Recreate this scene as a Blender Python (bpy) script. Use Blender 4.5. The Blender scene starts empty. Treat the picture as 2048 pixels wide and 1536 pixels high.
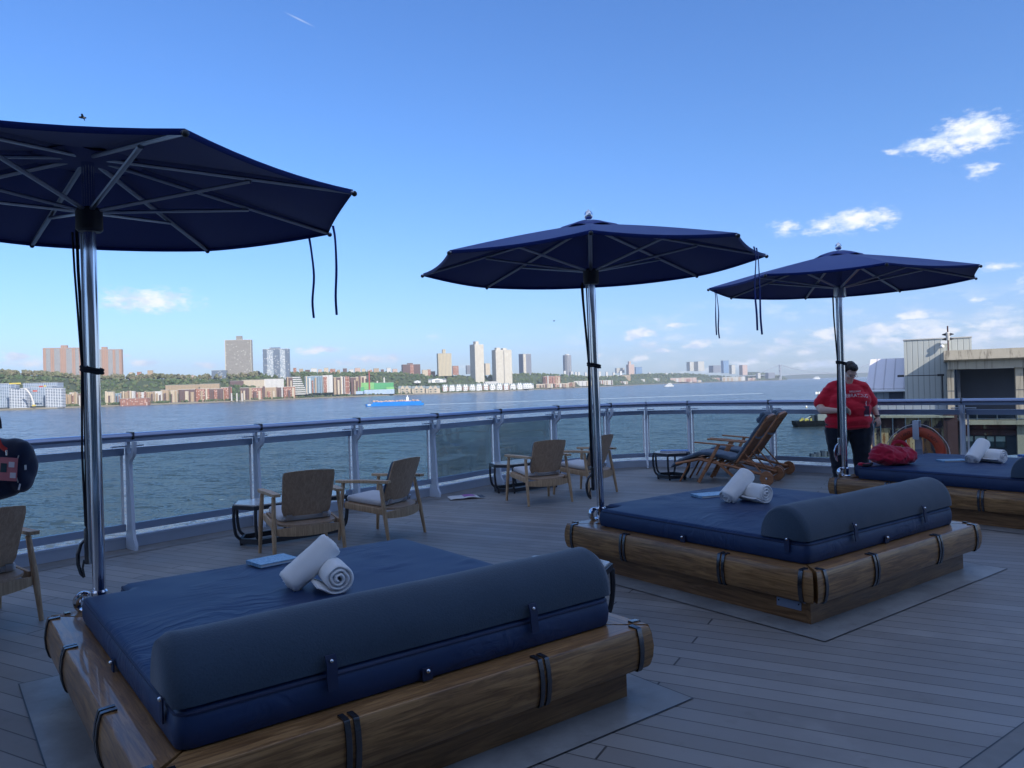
import bpy, bmesh, math, random
from math import sin, cos, pi, radians, atan2, sqrt, hypot, floor
from mathutils import Vector, Matrix, noise as mnoise

S = bpy.context.scene
COL = S.collection
random.seed(7)

# ------------------------------------------------------------------ camera
F, CX, CY, ROLL, HY, EYE = 1520.0, 1024.0, 768.0, 0.0287, 771.5, 1.5
PITCH = math.atan((HY - CY) / F)
cam = bpy.data.cameras.new('camera')
cam.sensor_width = 36.0
cam.lens = F / 2048 * 36
cam.clip_start = 0.05
cam.clip_end = 60000
camo = bpy.data.objects.new('camera', cam)
camo.matrix_world = (Matrix.Translation((0, 0, EYE)) @ Matrix.Rotation(pi / 2 + PITCH, 4, 'X')
                     @ Matrix.Rotation(-ROLL, 4, 'Z'))
COL.objects.link(camo)
S.camera = camo

# ------------------------------------------------------------------ sun, sky, exposure
SUN_AZ, SUN_EL = radians(140), radians(32)      # azimuth clockwise from +Y (ahead)
sun_dir = Vector((sin(SUN_AZ) * cos(SUN_EL), cos(SUN_AZ) * cos(SUN_EL), sin(SUN_EL)))
sl = bpy.data.lights.new('sun', 'SUN')
sl.energy = 2.65
sl.angle = radians(0.55)
sl.color = (1.0, 0.93, 0.82)
so = bpy.data.objects.new('sun', sl)
so.rotation_mode = 'QUATERNION'
so.rotation_quaternion = sun_dir.to_track_quat('Z', 'Y')
COL.objects.link(so)
S.view_settings.view_transform = 'Standard'
S.view_settings.look = 'None'
S.view_settings.exposure = 1.2
S.view_settings.gamma = 1.0


class NT:
    """small helper for building node trees"""
    def __init__(s, tree):
        s.t = tree
        s.n = tree.nodes
        s.l = tree.links

    def put(s, sock, v):
        if v is None:
            return
        if hasattr(v, 'bl_rna') and isinstance(v, bpy.types.NodeSocket):
            s.l.new(v, sock)
        else:
            if isinstance(v, (tuple, list)) and len(v) == 3 and sock.type == 'RGBA':
                v = (*v, 1)
            sock.default_value = v

    def node(s, kind, outs=0, props=None, **ins):
        nd = s.n.new(kind)
        for k, v in (props or {}).items():
            setattr(nd, k, v)
        for k, v in ins.items():
            s.put(nd.inputs[int(k[1:])] if k[0] == '_' and k[1:].isdigit() else nd.inputs[k.replace('_', ' ')], v)
        return nd.outputs[outs]

    def m(s, op, a, b=None, c=None, clamp=False):
        nd = s.n.new('ShaderNodeMath')
        nd.operation = op
        nd.use_clamp = clamp
        s.put(nd.inputs[0], a)
        s.put(nd.inputs[1], b)
        s.put(nd.inputs[2], c)
        return nd.outputs[0]

    def vm(s, op, a, b=None):
        nd = s.n.new('ShaderNodeVectorMath')
        nd.operation = op
        s.put(nd.inputs[0], a)
        s.put(nd.inputs[1], b)
        return nd.outputs[0]

    def mix(s, f, a, b, mode='MIX'):
        nd = s.n.new('ShaderNodeMix')
        nd.data_type = 'RGBA'
        nd.blend_type = mode
        s.put(nd.inputs[0], f)
        s.put(nd.inputs[6], a)
        s.put(nd.inputs[7], b)
        return nd.outputs[2]

    def noise(s, vec, scale, detail=2.0, rough=0.5, out=0, dist=0.0):
        nd = s.n.new('ShaderNodeTexNoise')
        s.put(nd.inputs['Vector'], vec)
        nd.inputs['Scale'].default_value = scale
        nd.inputs['Detail'].default_value = detail
        nd.inputs['Roughness'].default_value = rough
        nd.inputs['Distortion'].default_value = dist
        return nd.outputs[out]

    def ramp(s, f, stops):
        nd = s.n.new('ShaderNodeValToRGB')
        e = nd.color_ramp.elements
        while len(e) < len(stops):
            e.new(0.5)
        for i, (p, c) in enumerate(stops):
            e[i].position = p
            if not isinstance(c, (tuple, list)):
                c = (c, c, c)
            e[i].color = (*c[:3], 1)
        s.put(nd.inputs[0], f)
        return nd.outputs[0]

    def step(s, v, a, b):
        nd = s.n.new('ShaderNodeMapRange')
        nd.interpolation_type = 'SMOOTHSTEP'
        s.put(nd.inputs[0], v)
        nd.inputs[1].default_value = a
        nd.inputs[2].default_value = b
        return nd.outputs[0]

    def xyz(s, v):
        nd = s.n.new('ShaderNodeSeparateXYZ')
        s.put(nd.inputs[0], v)
        return nd.outputs[0], nd.outputs[1], nd.outputs[2]

    def comb(s, x, y, z):
        nd = s.n.new('ShaderNodeCombineXYZ')
        s.put(nd.inputs[0], x)
        s.put(nd.inputs[1], y)
        s.put(nd.inputs[2], z)
        return nd.outputs[0]

    def mapping(s, v, loc=(0, 0, 0), rot=(0, 0, 0), sc=(1, 1, 1), kind='POINT'):
        nd = s.n.new('ShaderNodeMapping')
        nd.vector_type = kind
        s.put(nd.inputs[0], v)
        nd.inputs[1].default_value = loc
        nd.inputs[2].default_value = rot
        nd.inputs[3].default_value = sc
        return nd.outputs[0]

    def bump(s, h, strength=0.3, dist=0.01, normal=None):
        nd = s.n.new('ShaderNodeBump')
        s.put(nd.inputs['Height'], h)
        nd.inputs['Strength'].default_value = strength
        nd.inputs['Distance'].default_value = dist
        if normal is not None:
            s.put(nd.inputs['Normal'], normal)
        return nd.outputs[0]


def hor(px):
    return HY - ROLL * (px - CX)


# clouds: centre x, centre y, half width, half height (picture-measured bearings), weight
CLOUDS = [
    (1960, 262, 80, 38, 1.15), (1900, 285, 60, 26, .8), (1860, 292, 70, 16, .9), (1815, 300, 45, 10, .75), (1915, 300, 40, 20, .85),
    (1975, 340, 38, 17, .8), (1985, 285, 50, 20, .7), (1720, 440, 95, 24, 1.05), (1660, 452, 60, 17, .85), (1580, 458, 36, 22, .85), (1770, 438, 48, 18, .9),
    (1995, 533, 60, 12, .8), (300, 600, 125, 30, .95), (640, 699, 58, 10, .95), (745, 716, 60, 12, .7), (785, 716, 30, 12, .7),
    (30, 712, 30, 10, 1.0), (70, 722, 45, 14, .5), (290, 725, 28, 10, .8), (165, 722, 20, 10, .8), (410, 730, 30, 8, .6), (250, 712, 16, 5, .6),
    (1280, 668, 42, 16, 1.05), (1355, 650, 26, 10, .9), (1300, 690, 45, 12, .55), (1395, 690, 34, 12, .85), (1325, 700, 30, 8, .7), (1280, 715, 32, 8, .85),
    (1660, 666, 34, 14, 1.0), (1570, 684, 26, 10, .8), (1540, 706, 40, 12, .6), (1615, 700, 50, 16, .45), (1500, 725, 50, 10, .7),
    (1760, 660, 60, 18, .9), (1800, 655, 46, 10, .8), (1780, 684, 60, 14, .8), (1700, 690, 60, 20, .5), (1840, 628, 38, 12, 1.0),
    (1870, 665, 60, 18, .9), (1960, 675, 36, 14, 1.1), (1950, 600, 22, 8, .8), (2020, 663, 46, 14, .9), (1990, 650, 90, 30, .45),
    (1860, 690, 60, 14, .7), (870, 672, 30, 7, .3), (1835, 375, 14, 6, .4), (1190, 715, 30, 8, .45), (60, 725, 60, 12, .5),
    (1640, 730, 90, 14, .55), (1420, 740, 120, 12, .35), (1900, 720, 120, 20, .5), (700, 728, 60, 10, .5), (930, 735, 60, 10, .35), (-90, 700, 80, 26, .9), (2140, 560, 90, 40, .9),
]


def build_world():
    w = bpy.data.worlds.new('World')
    S.world = w
    w.use_nodes = True
    t = NT(w.node_tree)
    t.n.clear()
    sky = t.n.new('ShaderNodeTexSky')
    sky.sky_type = 'NISHITA'
    sky.sun_disc = False
    sky.sun_elevation = SUN_EL
    sky.sun_rotation = SUN_AZ
    sky.altitude = 0
    sky.air_density = 1.0
    sky.dust_density = 0.6
    sky.ozone_density = 2.2
    d = t.node('ShaderNodeTexCoord', 0)
    x, y, z = t.xyz(d)
    az = t.m('ARCTAN2', x, y)
    el = t.m('ARCSINE', z)
    v = t.comb(az, el, 0.0)
    # wispy warp of the sky coordinates
    nz = t.noise(t.mapping(v, sc=(1, 2.2, 1)), 30, 6, .62, out=1)
    wv = t.vm('MULTIPLY', t.vm('SUBTRACT', nz, (.5, .5, .5)), (0.034, 0.017, 0))
    vw = t.vm('ADD', v, wv)
    best = None
    for cx, cy, hw, hh, wt in CLOUDS:
        wt = wt + (.30 if cy > 610 else 0)
        dx = cx - CX
        a = math.atan(dx / F)
        e = math.atan((hor(cx) - cy) / sqrt(F * F + dx * dx))
        g = t.n.new('ShaderNodeTexGradient')
        g.gradient_type = 'SPHERICAL'
        t.l.new(t.mapping(vw, loc=(a, e, 0), sc=(hw * 1.12 / F, hh * 1.25 / F, 1), kind='TEXTURE'), g.inputs[0])
        b = t.m('MULTIPLY', g.outputs['Fac'], wt)
        best = b if best is None else t.m('SMOOTH_MAX', best, b, 0.08)
    fine = t.noise(t.mapping(v, rot=(0, 0, .25), sc=(1, 2.2, 1)), 62, 9, .68)
    dens = t.m('ADD', best, t.m('MULTIPLY', t.m('SUBTRACT', fine, .5), 1.6))
    mask = t.m('MULTIPLY', t.step(dens, .22, .92), t.step(best, .01, .2))
    # thin high streak of a distant contrail
    a0 = math.atan((620 - CX) / F)
    e0 = math.atan((hor(620) - 38) / sqrt(F * F + 404 ** 2))
    g = t.n.new('ShaderNodeTexGradient')
    g.gradient_type = 'SPHERICAL'
    t.l.new(t.mapping(v, loc=(a0, e0, 0), rot=(0, 0, -.33), sc=(34 / F, 2.2 / F, 1), kind='TEXTURE'), g.inputs[0])
    mask = t.m('MAXIMUM', mask, t.m('MULTIPLY', g.outputs['Fac'], .3))
    shade = t.noise(t.mapping(v, loc=(0, .012, 0), sc=(1, 1.6, 1)), 40, 4, .55)
    ccol = t.mix(t.step(shade, .38, .62), (3.2, 3.8, 4.8), (4.8, 4.9, 5.1))
    lift = t.ramp(z, [(0.0, (.45, .57, .84)), (.08, (.43, .57, .89)), (.28, (.37, .605, .92)), (.55, (.34, .595, .96))])
    tint = t.mix(1.0, sky.outputs[0], lift, 'MULTIPLY')
    # broken low cloud along the horizon up the river
    low = t.noise(t.mapping(v, sc=(1, 3.4, 1)), 17, 7, .62)
    win = t.m('MULTIPLY', t.m('MULTIPLY', t.step(el, .004, .03), t.m('SUBTRACT', 1.0, t.step(el, .055, .115))), t.step(az, -.15, .45))
    mask = t.m('MAXIMUM', mask, t.m('MULTIPLY', t.m('MULTIPLY', t.step(low, .47, .66), win), .62))
    colr = t.mix(mask, tint, ccol)
    # added unseen clouds overhead and behind the viewer, filling the deck shade
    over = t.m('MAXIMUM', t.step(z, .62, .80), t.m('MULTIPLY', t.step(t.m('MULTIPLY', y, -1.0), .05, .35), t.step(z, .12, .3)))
    fill_clouds = t.m('MULTIPLY', over, t.step(t.noise(d, 2.6, 6, .6), .36, .58))
    colr = t.mix(fill_clouds, colr, (3.1, 3.7, 5.1))
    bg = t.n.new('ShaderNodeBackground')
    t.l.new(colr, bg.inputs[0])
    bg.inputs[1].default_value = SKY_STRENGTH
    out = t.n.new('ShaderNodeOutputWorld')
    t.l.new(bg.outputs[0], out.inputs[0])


SKY_STRENGTH = 0.1
build_world()


# ------------------------------------------------------------------ materials
def principled(name, base=(.5, .5, .5), rough=.5, metal=0.0, spec=.5, coat=0.0):
    m = bpy.data.materials.new(name)
    m.use_nodes = True
    t = NT(m.node_tree)
    b = t.n['Principled BSDF']
    b.inputs['Base Color'].default_value = (*base, 1)
    b.inputs['Roughness'].default_value = rough
    b.inputs['Metallic'].default_value = metal
    b.inputs['Specular IOR Level'].default_value = spec
    b.inputs['Coat Weight'].default_value = coat
    b.inputs['Coat Roughness'].default_value = .12
    return m, t, b


def mat_plain(name, base, rough=.5, metal=0.0, var=.12, scale=8, bump=0.0, bscale=60, coat=0.0, spec=.5):
    m, t, b = principled(name, base, rough, metal, spec, coat)
    oc = t.node('ShaderNodeTexCoord', 3)
    n = t.noise(oc, scale, 4, .6)
    c0 = tuple(max(0, c * (1 - var)) for c in base)
    c1 = tuple(min(1, c * (1 + var)) for c in base)
    t.put(b.inputs['Base Color'], t.mix(n, c0, c1))
    t.put(b.inputs['Roughness'], t.m('ADD', t.m('MULTIPLY', n, .14), rough - .07, clamp=True))
    if bump:
        t.put(b.inputs['Normal'], t.bump(t.noise(oc, bscale, 4, .6), bump, .01))
    return m


def mat_wood(name, c0, c1, rough=.35, coat=.6, sc=(1.2, 26, 26), dark=(.02, .01, .006)):
    m, t, b = principled(name, c1, rough, 0, .3, coat)
    b.inputs['Coat Roughness'].default_value = .04
    oc = t.node('ShaderNodeTexCoord', 3)
    v = t.mapping(oc, sc=sc)
    n1 = t.noise(v, 1.6, 6, .62, dist=1.4)
    n2 = t.noise(t.mapping(oc, sc=(sc[0] * 3, sc[1] * 5, sc[2] * 5)), 2.2, 3, .7)
    big = t.noise(oc, 1.7, 2, .5)
    col = t.mix(t.step(n1, .3, .72), c0, c1)
    col = t.mix(t.step(n2, .55, .85), col, dark)
    col = t.mix(t.m('MULTIPLY', t.step(big, .35, .7), .35), col, c0)
    t.put(b.inputs['Base Color'], col)
    t.put(b.inputs['Roughness'], t.m('ADD', t.m('MULTIPLY', n1, .2), rough - .1))
    t.put(b.inputs['Normal'], t.bump(n2, .12, .004))
    return m


def mat_fabric(name, c, c2, rough=.9, weave=420, bump=.25, big=3.0):
    m, t, b = principled(name, c, rough, 0, .25)
    oc = t.node('ShaderNodeTexCoord', 3)
    n = t.noise(oc, weave, 2, .7)
    n2 = t.noise(oc, big, 4, .6)
    t.put(b.inputs['Base Color'], t.mix(t.m('ADD', t.m('MULTIPLY', n, .6), t.m('MULTIPLY', n2, .4)), c, c2))
    t.put(b.inputs['Normal'], t.bump(n, bump, .003))
    b.inputs['Sheen Weight'].default_value = .25
    b.inputs['Sheen Roughness'].default_value = .5
    return m


def mat_vinyl():
    m, t, b = principled('navy_vinyl', (.012, .034, .13), .42, 0, .5)
    oc = t.node('ShaderNodeTexCoord', 3)
    w = t.noise(oc, 2.3, 3, .5, out=1)
    v = t.vm('ADD', oc, t.vm('MULTIPLY', t.vm('SUBTRACT', w, (.5, .5, .5)), (.5, .5, .1)))
    f1 = t.noise(t.mapping(v, rot=(0, 0, .5), sc=(1.0, 6.5, 1)), 2.3, 4, .55)
    f2 = t.noise(t.mapping(v, rot=(0, 0, -.7), sc=(1.0, 8, 1)), 2.0, 3, .5)
    reg = t.step(t.noise(oc, 1.5, 2, .5), .46, .66)
    h = t.m('MULTIPLY', t.m('ADD', t.m('POWER', f1, 2.0), t.m('MULTIPLY', t.m('POWER', f2, 2.0), .8)), reg)
    fine = t.noise(oc, 240, 2, .6)
    hh = t.m('ADD', h, t.m('MULTIPLY', fine, .012))
    t.put(b.inputs['Normal'], t.bump(hh, .42, .04))
    n = t.noise(oc, 3, 3, .5)
    t.put(b.inputs['Base Color'], t.mix(n, (.003, .019, .070), (.006, .029, .105)))
    t.put(b.inputs['Roughness'], t.m('ADD', .44, t.m('MULTIPLY', n, .16)))
    return m


def mat_deck():
    m, t, b = principled('composite_planks', (.2, .18, .16), .5, 0, .5)
    pos = t.node('ShaderNodeNewGeometry', 0)
    v = t.mapping(pos, rot=(0, 0, radians(28)))
    u, w, _ = t.xyz(v)
    wid = .1235
    wi = t.m('DIVIDE', t.m('ADD', w, 50.041), wid)
    idx = t.m('FLOOR', wi)
    fr = t.m('SUBTRACT', wi, idx)
    edge = t.m('MINIMUM', fr, t.m('SUBTRACT', 1.0, fr))
    line = t.m('SUBTRACT', 1.0, t.step(edge, .016, .034))
    cls = t.m('MODULO', idx, 3.0)
    off = t.m('ADD', t.m('MULTIPLY', t.m('GREATER_THAN', cls, .5), .62), t.m('MULTIPLY', t.m('GREATER_THAN', cls, 1.5), 2.6))
    L = 3.9
    uu = t.m('DIVIDE', t.m('ADD', t.m('ADD', u, off), 60.35), L)
    ui = t.m('FLOOR', uu)
    uf = t.m('SUBTRACT', uu, ui)
    je = t.m('MINIMUM', uf, t.m('SUBTRACT', 1.0, uf))
    jl = t.m('SUBTRACT', 1.0, t.step(je, .0009, .0017))
    lines = t.m('MAXIMUM', line, jl)
    wn = t.n.new('ShaderNodeTexWhiteNoise')
    wn.noise_dimensions = '2D'
    t.l.new(t.comb(idx, ui, 0.0), wn.inputs['Vector'])
    rnd = wn.outputs['Value']
    grain = t.noise(t.mapping(v, sc=(1.5, 60, 1)), 3, 4, .65)
    dirt = t.noise(pos, 1.1, 5, .62)
    dirt2 = t.noise(pos, 5.5, 4, .65)
    base = t.mix(rnd, (.19, .18, .175), (.265, .255, .25))
    base = t.mix(t.m('MULTIPLY', grain, .5), base, (.15, .138, .13))
    base = t.mix(t.m('MULTIPLY', t.step(dirt, .52, .72), .55), base, (.33, .32, .31))
    base = t.mix(t.m('MULTIPLY', t.step(dirt2, .58, .75), .35), base, (.13, .12, .11))
    col = t.mix(lines, base, (.045, .042, .042))
    t.put(b.inputs['Base Color'], col)
    r = t.m('ADD', .26, t.m('MULTIPLY', dirt, .42))
    t.put(b.inputs['Roughness'], t.m('ADD', r, t.m('MULTIPLY', dirt2, .12)))
    h = t.m('SUBTRACT', t.m('MULTIPLY', grain, .12), lines)
    t.put(b.inputs['Normal'], t.bump(h, .5, .003))
    return m


def mat_plate(name, c0, c1, rough=.35):
    m, t, b = principled(name, c0, rough, 0, .5)
    pos = t.node('ShaderNodeNewGeometry', 0)
    n = t.noise(pos, 2.2, 6, .65)
    n2 = t.noise(pos, 11, 4, .6)
    col = t.mix(t.step(n, .4, .66), c0, c1)
    col = t.mix(t.m('MULTIPLY', t.step(n2, .6, .75), .4), col, tuple(c * .6 for c in c0))
    t.put(b.inputs['Base Color'], col)
    t.put(b.inputs['Roughness'], t.m('ADD', rough - .1, t.m('MULTIPLY', n2, .3)))
    t.put(b.inputs['Normal'], t.bump(n, .12, .01))
    return m


def mat_water():
    m, t, b = principled('river_water', (.02, .05, .06), .08, 0, .5)
    b.inputs['IOR'].default_value = 1.33
    pos = t.node('ShaderNodeNewGeometry', 0)
    v = t.mapping(pos, rot=(0, 0, .25))
    a = t.noise(t.mapping(v, sc=(.55, 1.5, 1)), .045, 4, .6, out=1, dist=.5)
    c = t.noise(t.mapping(v, sc=(.6, 1.6, 1)), .20, 5, .65, out=1, dist=.6)
    d = t.noise(t.mapping(v, sc=(.8, 1.3, 1)), .9, 4, .65, out=1)
    gust = t.noise(t.mapping(pos, sc=(.5, 1.4, 1)), .006, 3, .55)
    tot = t.vm('ADD', t.vm('SCALE', t.vm('SUBTRACT', a, (.5, .5, .5))), t.vm('SUBTRACT', c, (.5, .5, .5)))
    tot.node.inputs[0].links[0].from_node.inputs['Scale'].default_value = .35
    dd = t.vm('SCALE', t.vm('SUBTRACT', d, (.5, .5, .5)))
    dd.node.inputs['Scale'].default_value = 1.0
    tot = t.vm('ADD', tot, dd)
    amp = t.m('ADD', 1.5, t.m('MULTIPLY', gust, .5))
    sc_ = t.n.new('ShaderNodeVectorMath')
    sc_.operation = 'SCALE'
    t.l.new(tot, sc_.inputs[0])
    t.l.new(amp, sc_.inputs['Scale'])
    flat = t.vm('MULTIPLY', sc_.outputs[0], (1.0, 1.15, 0))
    t.put(b.inputs['Normal'], t.vm('NORMALIZE', t.vm('ADD', flat, (0, 0, 1))))
    cx, cy, cz = t.xyz(c)
    ax, ay, az_ = t.xyz(a)
    big = t.noise(t.mapping(pos, sc=(.5, 1.6, 1)), .004, 4, .6)
    base = t.mix(t.step(big, .4, .62), (.054, .074, .086), (.070, .090, .102))
    cap = t.step(t.m('ADD', t.m('MULTIPLY', cx, .6), t.m('MULTIPLY', ay, .5)), .69, .74)
    base = t.mix(t.m('MULTIPLY', cap, .55), base, (.5, .56, .6))
    t.put(b.inputs['Base Color'], base)
    t.put(b.inputs['Roughness'], t.m('ADD', .20, t.m('MULTIPLY', cap, .4)))
    return m


def mat_facade(name, wall, win, fx, fz, wx=.6, wz=.55, rough=.8, stain=.12, band=None, litter=0.0):
    """wall with a grid of windows in the object's own metres; fx, fz = bay width and floor height"""
    wall = tuple(c * .80 for c in wall)
    m, t, b = principled(name, wall, rough, 0, .3)
    oc = t.node('ShaderNodeTexCoord', 3)
    nn = t.node('ShaderNodeTexCoord', 1)
    x, y, z = t.xyz(oc)
    nx, ny, nz = t.xyz(nn)
    side = t.m('GREATER_THAN', t.m('ABSOLUTE', nx), .6)
    hcoord = t.m('ADD', t.m('MULTIPLY', x, t.m('SUBTRACT', 1.0, side)), t.m('MULTIPLY', y, side))
    ux = t.m('DIVIDE', t.m('ADD', hcoord, 5000.0), fx)
    uz = t.m('DIVIDE', t.m('ADD', z, 5000.0 * fz), fz)
    ix, iz = t.m('FLOOR', ux), t.m('FLOOR', uz)
    gx, gz = t.m('SUBTRACT', ux, ix), t.m('SUBTRACT', uz, iz)
    mx = t.m('LESS_THAN', t.m('ABSOLUTE', t.m('SUBTRACT', gx, .5)), wx / 2)
    mz = t.m('LESS_THAN', t.m('ABSOLUTE', t.m('SUBTRACT', gz, .5)), wz / 2)
    wm = t.m('MULTIPLY', t.m('MULTIPLY', mx, mz), t.m('LESS_THAN', t.m('ABSOLUTE', nz), .5))
    wn = t.n.new('ShaderNodeTexWhiteNoise')
    wn.noise_dimensions = '2D'
    t.l.new(t.comb(ix, iz, 0.0), wn.inputs['Vector'])
    r = wn.outputs['Value']
    wc = t.mix(r, win, tuple(min(1, c * 1.6 + .02) for c in win))
    if litter:
        wc = t.mix(t.m('GREATER_THAN', r, 1 - litter), wc, (.7, .7, .68))
    ns = t.noise(oc, .09, 4, .6)
    wallc = t.mix(ns, tuple(c * (1 - stain) for c in wall), tuple(min(1, c * (1 + stain)) for c in wall))
    if band:
        bz = t.m('LESS_THAN', gz, band[0])
        wallc = t.mix(bz, wallc, band[1])
    t.put(b.inputs['Base Color'], t.mix(wm, wallc, wc))
    t.put(b.inputs['Roughness'], t.m('SUBTRACT', rough, t.m('MULTIPLY', wm, rough - .25)))
    return m


def mat_ribbed(name, c0, c1, pitch, rough=.6, rust=None, axis=0, depth=.03):
    m, t, b = principled(name, c0, rough, 0, .4)
    oc = t.node('ShaderNodeTexCoord', 3)
    x = t.xyz(oc)[axis]
    fr = t.m('FRACT', t.m('DIVIDE', t.m('ADD', x, 500.0), pitch))
    tri = t.m('ABSOLUTE', t.m('SUBTRACT', fr, .5))
    seam = t.step(tri, .40, .47)
    n = t.noise(t.mapping(oc, sc=(1, 1, .25)), .9, 5, .65)
    col = t.mix(n, c0, c1)
    col = t.mix(t.m('MULTIPLY', seam, .55), col, tuple(c * .45 for c in c0))
    if rust:
        rn = t.noise(t.mapping(oc, sc=(1.2, 1, .5)), 1.1, 6, .68)
        col = t.mix(t.step(rn, rust[0], rust[0] + .04), col, rust[1])
        rn2 = t.noise(t.mapping(oc, loc=(9, 3, 4), sc=(1.6, 1, .35)), .8, 6, .7)
        col = t.mix(t.step(rn2, rust[0] + .02, rust[0] + .05), col, rust[2])
    t.put(b.inputs['Base Color'], col)
    t.put(b.inputs['Normal'], t.bump(t.m('SUBTRACT', t.m('MULTIPLY', n, .1), seam), .6, depth))
    return m


def mat_glass():
    m = bpy.data.materials.new('tinted_glass')
    m.use_nodes = True
    t = NT(m.node_tree)
    t.n.clear()
    tr = t.n.new('ShaderNodeBsdfTransparent')
    tr.inputs[0].default_value = (.70, .78, .79, 1)
    gl = t.n.new('ShaderNodeBsdfGlossy')
    gl.inputs['Roughness'].default_value = .01
    fr = t.n.new('ShaderNodeFresnel')
    fr.inputs[0].default_value = 1.45
    mx = t.n.new('ShaderNodeMixShader')
    t.l.new(t.m('MULTIPLY', fr.outputs[0], .7), mx.inputs[0])
    t.l.new(tr.outputs[0], mx.inputs[1])
    t.l.new(gl.outputs[0], mx.inputs[2])
    o = t.n.new('ShaderNodeOutputMaterial')
    t.l.new(mx.outputs[0], o.inputs[0])
    return m


def mat_foliage(name, c0, c1, c2):
    m, t, b = principled(name, c0, .85, 0, .2)
    g = t.n.new('ShaderNodeNewGeometry')
    n = t.noise(g.outputs[0], .03, 3, .6)
    n2 = t.noise(g.outputs[0], .35, 3, .7)
    col = t.mix(g.outputs['Random Per Island'], c0, c1)
    col = t.mix(t.step(n, .45, .65), col, c2)
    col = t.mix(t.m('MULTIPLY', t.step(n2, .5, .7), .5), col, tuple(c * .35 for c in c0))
    t.put(b.inputs['Base Color'], col)
    return m


M = {}
M['deck'] = mat_deck()
M['plate'] = mat_plate('painted_deck_plate', (.19, .19, .19), (.28, .28, .28), .34)
M['margin'] = mat_plate('margin_board', (.16, .155, .15), (.2, .19, .185), .5)
M['water'] = mat_water()
M['vinyl'] = mat_vinyl()
M['felt'] = mat_fabric('grey_blue_felt', (.019, .035, .060), (.050, .080, .122), .95, 130, .6)
M['cushion'] = mat_fabric('slate_cushion_cloth', (.045, .075, .12), (.10, .14, .19), .95, 190, .3)
M['seat_cloth'] = mat_fabric('grey_seat_cloth', (.48, .48, .50), (.58, .58, .60), .9, 300, .2)
M['piping'] = mat_plain('navy_piping', (.005, .014, .055), .6)
M['wood'] = mat_wood('varnished_wood', (.14, .066, .024), (.43, .235, .092), .42, .40, (1.8, 24, 24))
M['wood_base'] = mat_wood('varnished_base_wood', (.13, .058, .022), (.32, .170, .072), .45, .25, (1.0, 14, 14))
M['teak'] = mat_wood('weathered_teak', (.36, .23, .135), (.58, .41, .26), .55, .05, (30, 30, 2.0), (.15, .09, .05))
M['teak_panel'] = mat_wood('teak_plywood', (.36, .235, .155), (.50, .35, .24), .5, .1, (26, 26, 1.6), (.10, .06, .04))
M['red_teak'] = mat_wood('reddish_teak', (.27, .115, .055), (.50, .24, .12), .5, .1, (2.0, 24, 24), (.08, .03, .015))
M['strap'] = mat_plain('dark_metal_strap', (.11, .11, .12), .24, .9, .15)
M['chrome'] = mat_plain('polished_steel', (.72, .74, .78), .11, 1.0, .05, 5)
M['steel_brushed'] = mat_plain('brushed_steel', (.5, .53, .58), .3, 1.0, .08, 9)
M['black'] = mat_plain('black_plastic', (.012, .013, .018), .4, 0, .2)
M['black_frame'] = mat_plain('black_powder_coat', (.024, .027, .036), .45, 0, .2)
M['rope'] = mat_plain('dark_rope', (.02, .022, .03), .9, 0, .3, 60)
M['canopy'] = mat_fabric('navy_canopy_cloth', (.003, .018, .15), (.005, .029, .215), .85, 700, .1, 1.2)
M['rib'] = mat_plain('satin_aluminium', (.34, .37, .44), .32, .9, .08)
M['stone'] = mat_plain('pale_stone_top', (.42, .41, .39), .25, 0, .25, 14, coat=.3)
M['rail'] = mat_plain('blue_grey_rail', (.24, .29, .42), .22, .55, .06, 4, coat=.5)
M['post'] = mat_plain('painted_post', (.52, .58, .68), .38, 0, .05, 5, coat=.3)
M['bar'] = mat_plain('rail_bar', (.24, .30, .42), .38, .2, .06, 5)
M['kerb'] = mat_plain('painted_kerb', (.34, .39, .48), .5, 0, .1, 3)
M['glass'] = mat_glass()
M['towel'] = mat_fabric('white_terry', (.84, .84, .84), (.92, .92, .92), 1.0, 330, .9, 6)
M['skin'] = mat_plain('skin', (.66, .42, .33), .5, 0, .08, 14)
M['hair'] = mat_plain('dark_hair', (.014, .010, .009), .5, 0, .3, 40, bump=.8, bscale=60)
M['red_shirt'] = mat_fabric('red_cotton', (.58, .010, .030), (.68, .018, .045), .9, 300, .15)
M['coral'] = mat_fabric('coral_cotton', (.60, .13, .09), (.7, .17, .12), .9, 300, .15)
M['trousers'] = mat_fabric('black_cotton', (.008, .012, .024), (.014, .02, .034), .9, 300, .15)
M['white'] = mat_plain('white_paint', (.78, .79, .80), .5, 0, .04)
M['white_print'] = mat_plain('white_print', (.75, .68, .72), .7, 0, .03)
M['orange'] = mat_plain('orange_lifebuoy', (.50, .072, .030), .45, 0, .12, 5)
M['dark_print'] = mat_plain('dark_print', (.03, .02, .025), .6)
M['red_bag'] = mat_fabric('crimson_bag_cloth', (.40, .008, .035), (.5, .014, .05), .8, 200, .3)
M['navy_bag'] = mat_fabric('navy_nylon', (.010, .014, .04), (.016, .022, .058), .6, 350, .3)
M['red_strap'] = mat_fabric('red_webbing', (.5, .03, .03), (.6, .05, .045), .7, 200, .3)
M['badge'] = mat_plain('pink_badge_card', (.62, .20, .22), .35, 0, .08, 20)
M['dark_badge'] = mat_plain('dark_badge_card', (.10, .03, .06), .35, 0, .2, 30)
M['concrete'] = None


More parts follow.
